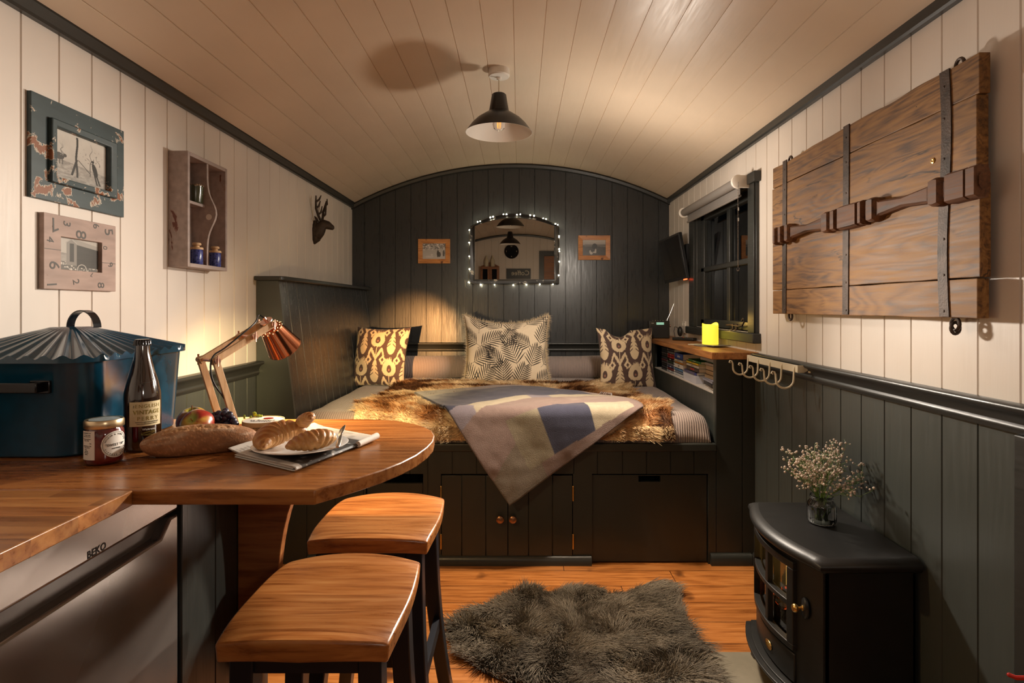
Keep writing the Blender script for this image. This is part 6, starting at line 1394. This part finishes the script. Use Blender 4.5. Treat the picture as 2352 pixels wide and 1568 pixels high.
mb = MB(); mb.lathe([(0, 0), (.010, 0), (.010, .008), (0, .009)], 16, Matrix.Rotation(PI/2, 4, 'Y'), (rx1, ry+.012, SH+.085)); mb.build('dial', m_steel, rd)
Ml = basis((rx0+.022, ry-.0004, SH+.102), (1, 0, 0), (0, 0, 1)); letters('maker_lettering', [('PURE', .008, plane_fn(Ml), {})], m_lwhite, rd)
ad = thing('mains_adapter', 'black plug in mains adapter with a cable beside the radio', 'adapter', (1.06, 3.86, SH)); mb = MB(); mb.ball((1.068, 3.88, SH+.048), .028, 10, (.62, .8, 1.2)); mb.build('body', m_blackpl, ad, ang=60)
mb = MB(); mb.tube([(1.07, 3.89, SH+.05), (1.045, 3.875, SH+.078), (1.03, 3.87, SH+.08), (1.022, 3.86, SH+.05), (1.03, 3.86, SH+.01), (1.04, 3.84, SH+.006)], .002, 6)
mb.tube([(.845+.03*math.cos(a), 4.06+.01*math.sin(2*a), SH+.035+.032*math.sin(a)) for a in [2*PI*i/14 for i in range(15)]], .0018, 6); mb.build('cable', m_blackpl, ad, ang=60)
rc = thing('remote_control', 'black remote control with coloured keys lying on the shelf', 'remote control', (1.03, 3.63, SH)); Mr = Matrix.Translation((1.035, 3.66, SH+.001)) @ Matrix.Rotation(.75, 4, 'Z')
mb = MB(); mb.box(-.022, .022, -.075, .075, 0, .018, Mr); mb.build('case', m_blackpl, rc, bevel=.004)
for k, c in enumerate(((.6, .02, .02), (.03, .4, .05), (.7, .5, .02), (.02, .1, .5))):
    mb = MB(); mb.box(-.016+k*.009, -.010+k*.009, -.005, .003, .018, .0205, Mr); mb.build('colour_key', bcol(c), rc)
for k in range(9): mb = MB(); x_, y_2 = -.012+(k % 3)*.010, .018+(k//3)*.012; mb.box(x_, x_+.006, y_2, y_2+.007, .018, .020, Mr); mb.build('key', m_inkgrey, rc)
# candle and coasters
cn = thing('led_candle', 'glowing yellow battery candle on the oak shelf', 'candle', (1.02, 3.115, SH+.011)); cxy = (1.02, 3.118); n = 40; P = []
for k in range(n):
    a = 2*PI*k/n; zt = .108+.006*math.sin(a*2+1)+.004*math.sin(a*3); P.append([(cxy[0]+r*math.cos(a), cxy[1]+r*math.sin(a), SH+.011+z) for r, z in ((.0, 0), (.0405, 0), (.042, .002), (.042, zt-.004), (.0405, zt), (.036, zt-.002), (.034, .085), (0, .083))])
mb = MB(); mb.grid(P, closeu=True); mb.build('wax', MAT('glowing_wax', (.75, .55, .06), .5, emis=(1, .78, .05), es=1.05, var=0), cn, ang=70)
for i, (x, y, a, mt, lb) in enumerate(((1.04, 3.075, .25, 'sl', 'slate coaster under the glowing candle'), (1.005, 3.13, .1, 'sl', 'second coaster half hidden behind the candle'), (.985, 3.235, .5, 'w', 'pale card coaster on the shelf beyond the candle'))):
    mb = MB(); M = Matrix.Translation((x, y, SH+.0003+(.0055 if i == 0 else 0))) @ Matrix.Rotation(a, 4, 'Z'); h = .05 if i < 2 else .035; mb.box(-h, h, -h, h, 0, .005, M); o = mb.build('coaster', m_creammet if i == 2 else MAT('slate_coaster', (.20, .18, .16), .3, 0, .2, 60), bevel=.001); tag(o, lb, 'coaster')
# ================================================================ CAMERA AND LIGHT
cam = bpy.data.cameras.new('camera'); co = bpy.data.objects.new('camera', cam); C.objects.link(co)
co.location = (0, 0, H); co.rotation_euler = (PI/2, 0, 0); cam.sensor_width = 36; cam.lens = FL/2352*36
cam.shift_x = -(VX-1176)/2352; cam.shift_y = -(784-VY)/2352; cam.clip_start = .02; S.camera = co
def light(name, kind, loc, power, col, size=.02, **k):
    l = bpy.data.lights.new(name, kind); o = bpy.data.objects.new(name, l); C.objects.link(o); o.location = loc; l.energy = power; l.color = col
    if kind == 'AREA': l.size = size
    else: l.shadow_soft_size = size
    for a, v in k.items():
        if a == 'rot': o.rotation_euler = v
        else: setattr(l, a, v)
    return o
def aim(frm, to): return (Vector(to)-Vector(frm)).to_track_quat('-Z', 'Y').to_euler()
K = (.50, 2.77, 1.62)
light('key_lamp', 'POINT', K, 16, (1, .88, .745), .05)
light('key_beam', 'SPOT', K, 105, (1, .88, .745), .04, spot_size=math.radians(88), spot_blend=1, rot=aim(K, (-.80, 1.45, .80)))
L = (.34, 2.52, 1.36)
light('low_beam', 'SPOT', L, 90, (1, .88, .745), .04, spot_size=math.radians(135), spot_blend=1, rot=aim(L, (.38, .6, .72)))
light('rug_beam', 'SPOT', (.30, 2.62, 1.70), 125, (1, .80, .58), .04, spot_size=math.radians(88), spot_blend=.8, rot=aim((.30, 2.62, 1.70), (.22, 2.45, 0)))
light('side_beam', 'SPOT', (.80, 2.2, 1.40), 85, (1, .88, .745), .03, spot_size=math.radians(72), spot_blend=.8, rot=aim((.80, 2.2, 1.40), (-.8, 1.35, 1.0)))
light('bed_beam', 'SPOT', (.50, 2.5, 1.68), 50, (1, .86, .70), .05, spot_size=math.radians(66), spot_blend=1, rot=aim((.50, 2.5, 1.68), (-.08, 3.85, .95)))  # unseen spot added to brighten the cushions and bed
light('viewer_fill', 'POINT', (.30, -.15, 1.32), 6, (1, .88, .745), .06)
light('desk_lamp_light', 'SPOT', LAMP, 16, (1, .66, .30), .015, spot_size=math.radians(178), spot_blend=.2, rot=Vector((0, 0, -1)).rotation_difference(LDIR).to_euler())
light('desk_lamp_backwall_boost', 'SPOT', LAMP, 560, (1, .44, .13), .012, spot_size=math.radians(16.5), spot_blend=1, rot=aim(LAMP, (-.78, 4.32, .97)))  # extra narrow spot added at the lamp to strengthen its glow on the end wall
light('desk_lamp_leftwall_boost', 'SPOT', LAMP, 70, (1, .74, .34), .012, spot_size=math.radians(34), spot_blend=1, rot=aim(LAMP, (-1.24, 2.42, .93)))  # added spot, aimed at the left wall where the bulb's light falls short
light('desk_lamp_bed_boost', 'SPOT', LAMP, 150, (1, .72, .36), .012, spot_size=math.radians(34), spot_blend=1, rot=aim(LAMP, (-.72, 3.2, .74)))  # spot added at the shade rim to warm the left side of the bed
light('candle_light', 'POINT', (1.02, 3.118, 1.135), .6, (1, .60, .14), .03)
w = bpy.data.worlds.new('night'); S.world = w; w.use_nodes = True; bg = w.node_tree.nodes['Background']; bg.inputs[0].default_value = (.3, .4, .6, 1); bg.inputs[1].default_value = .002
S.view_settings.view_transform = 'Standard'; S.view_settings.look = 'None'; S.view_settings.gamma = 1; S.view_settings.exposure = 0
S.view_settings.use_curve_mapping = False
S.cycles.use_denoising = True; S.cycles.max_bounces = 7; S.cycles.diffuse_bounces = 4; S.cycles.glossy_bounces = 3; S.cycles.use_adaptive_sampling = True; S.cycles.adaptive_threshold = .03; S.cycles.caustics_reflective = False; S.cycles.caustics_refractive = False
S.cycles.sample_clamp_indirect = 6
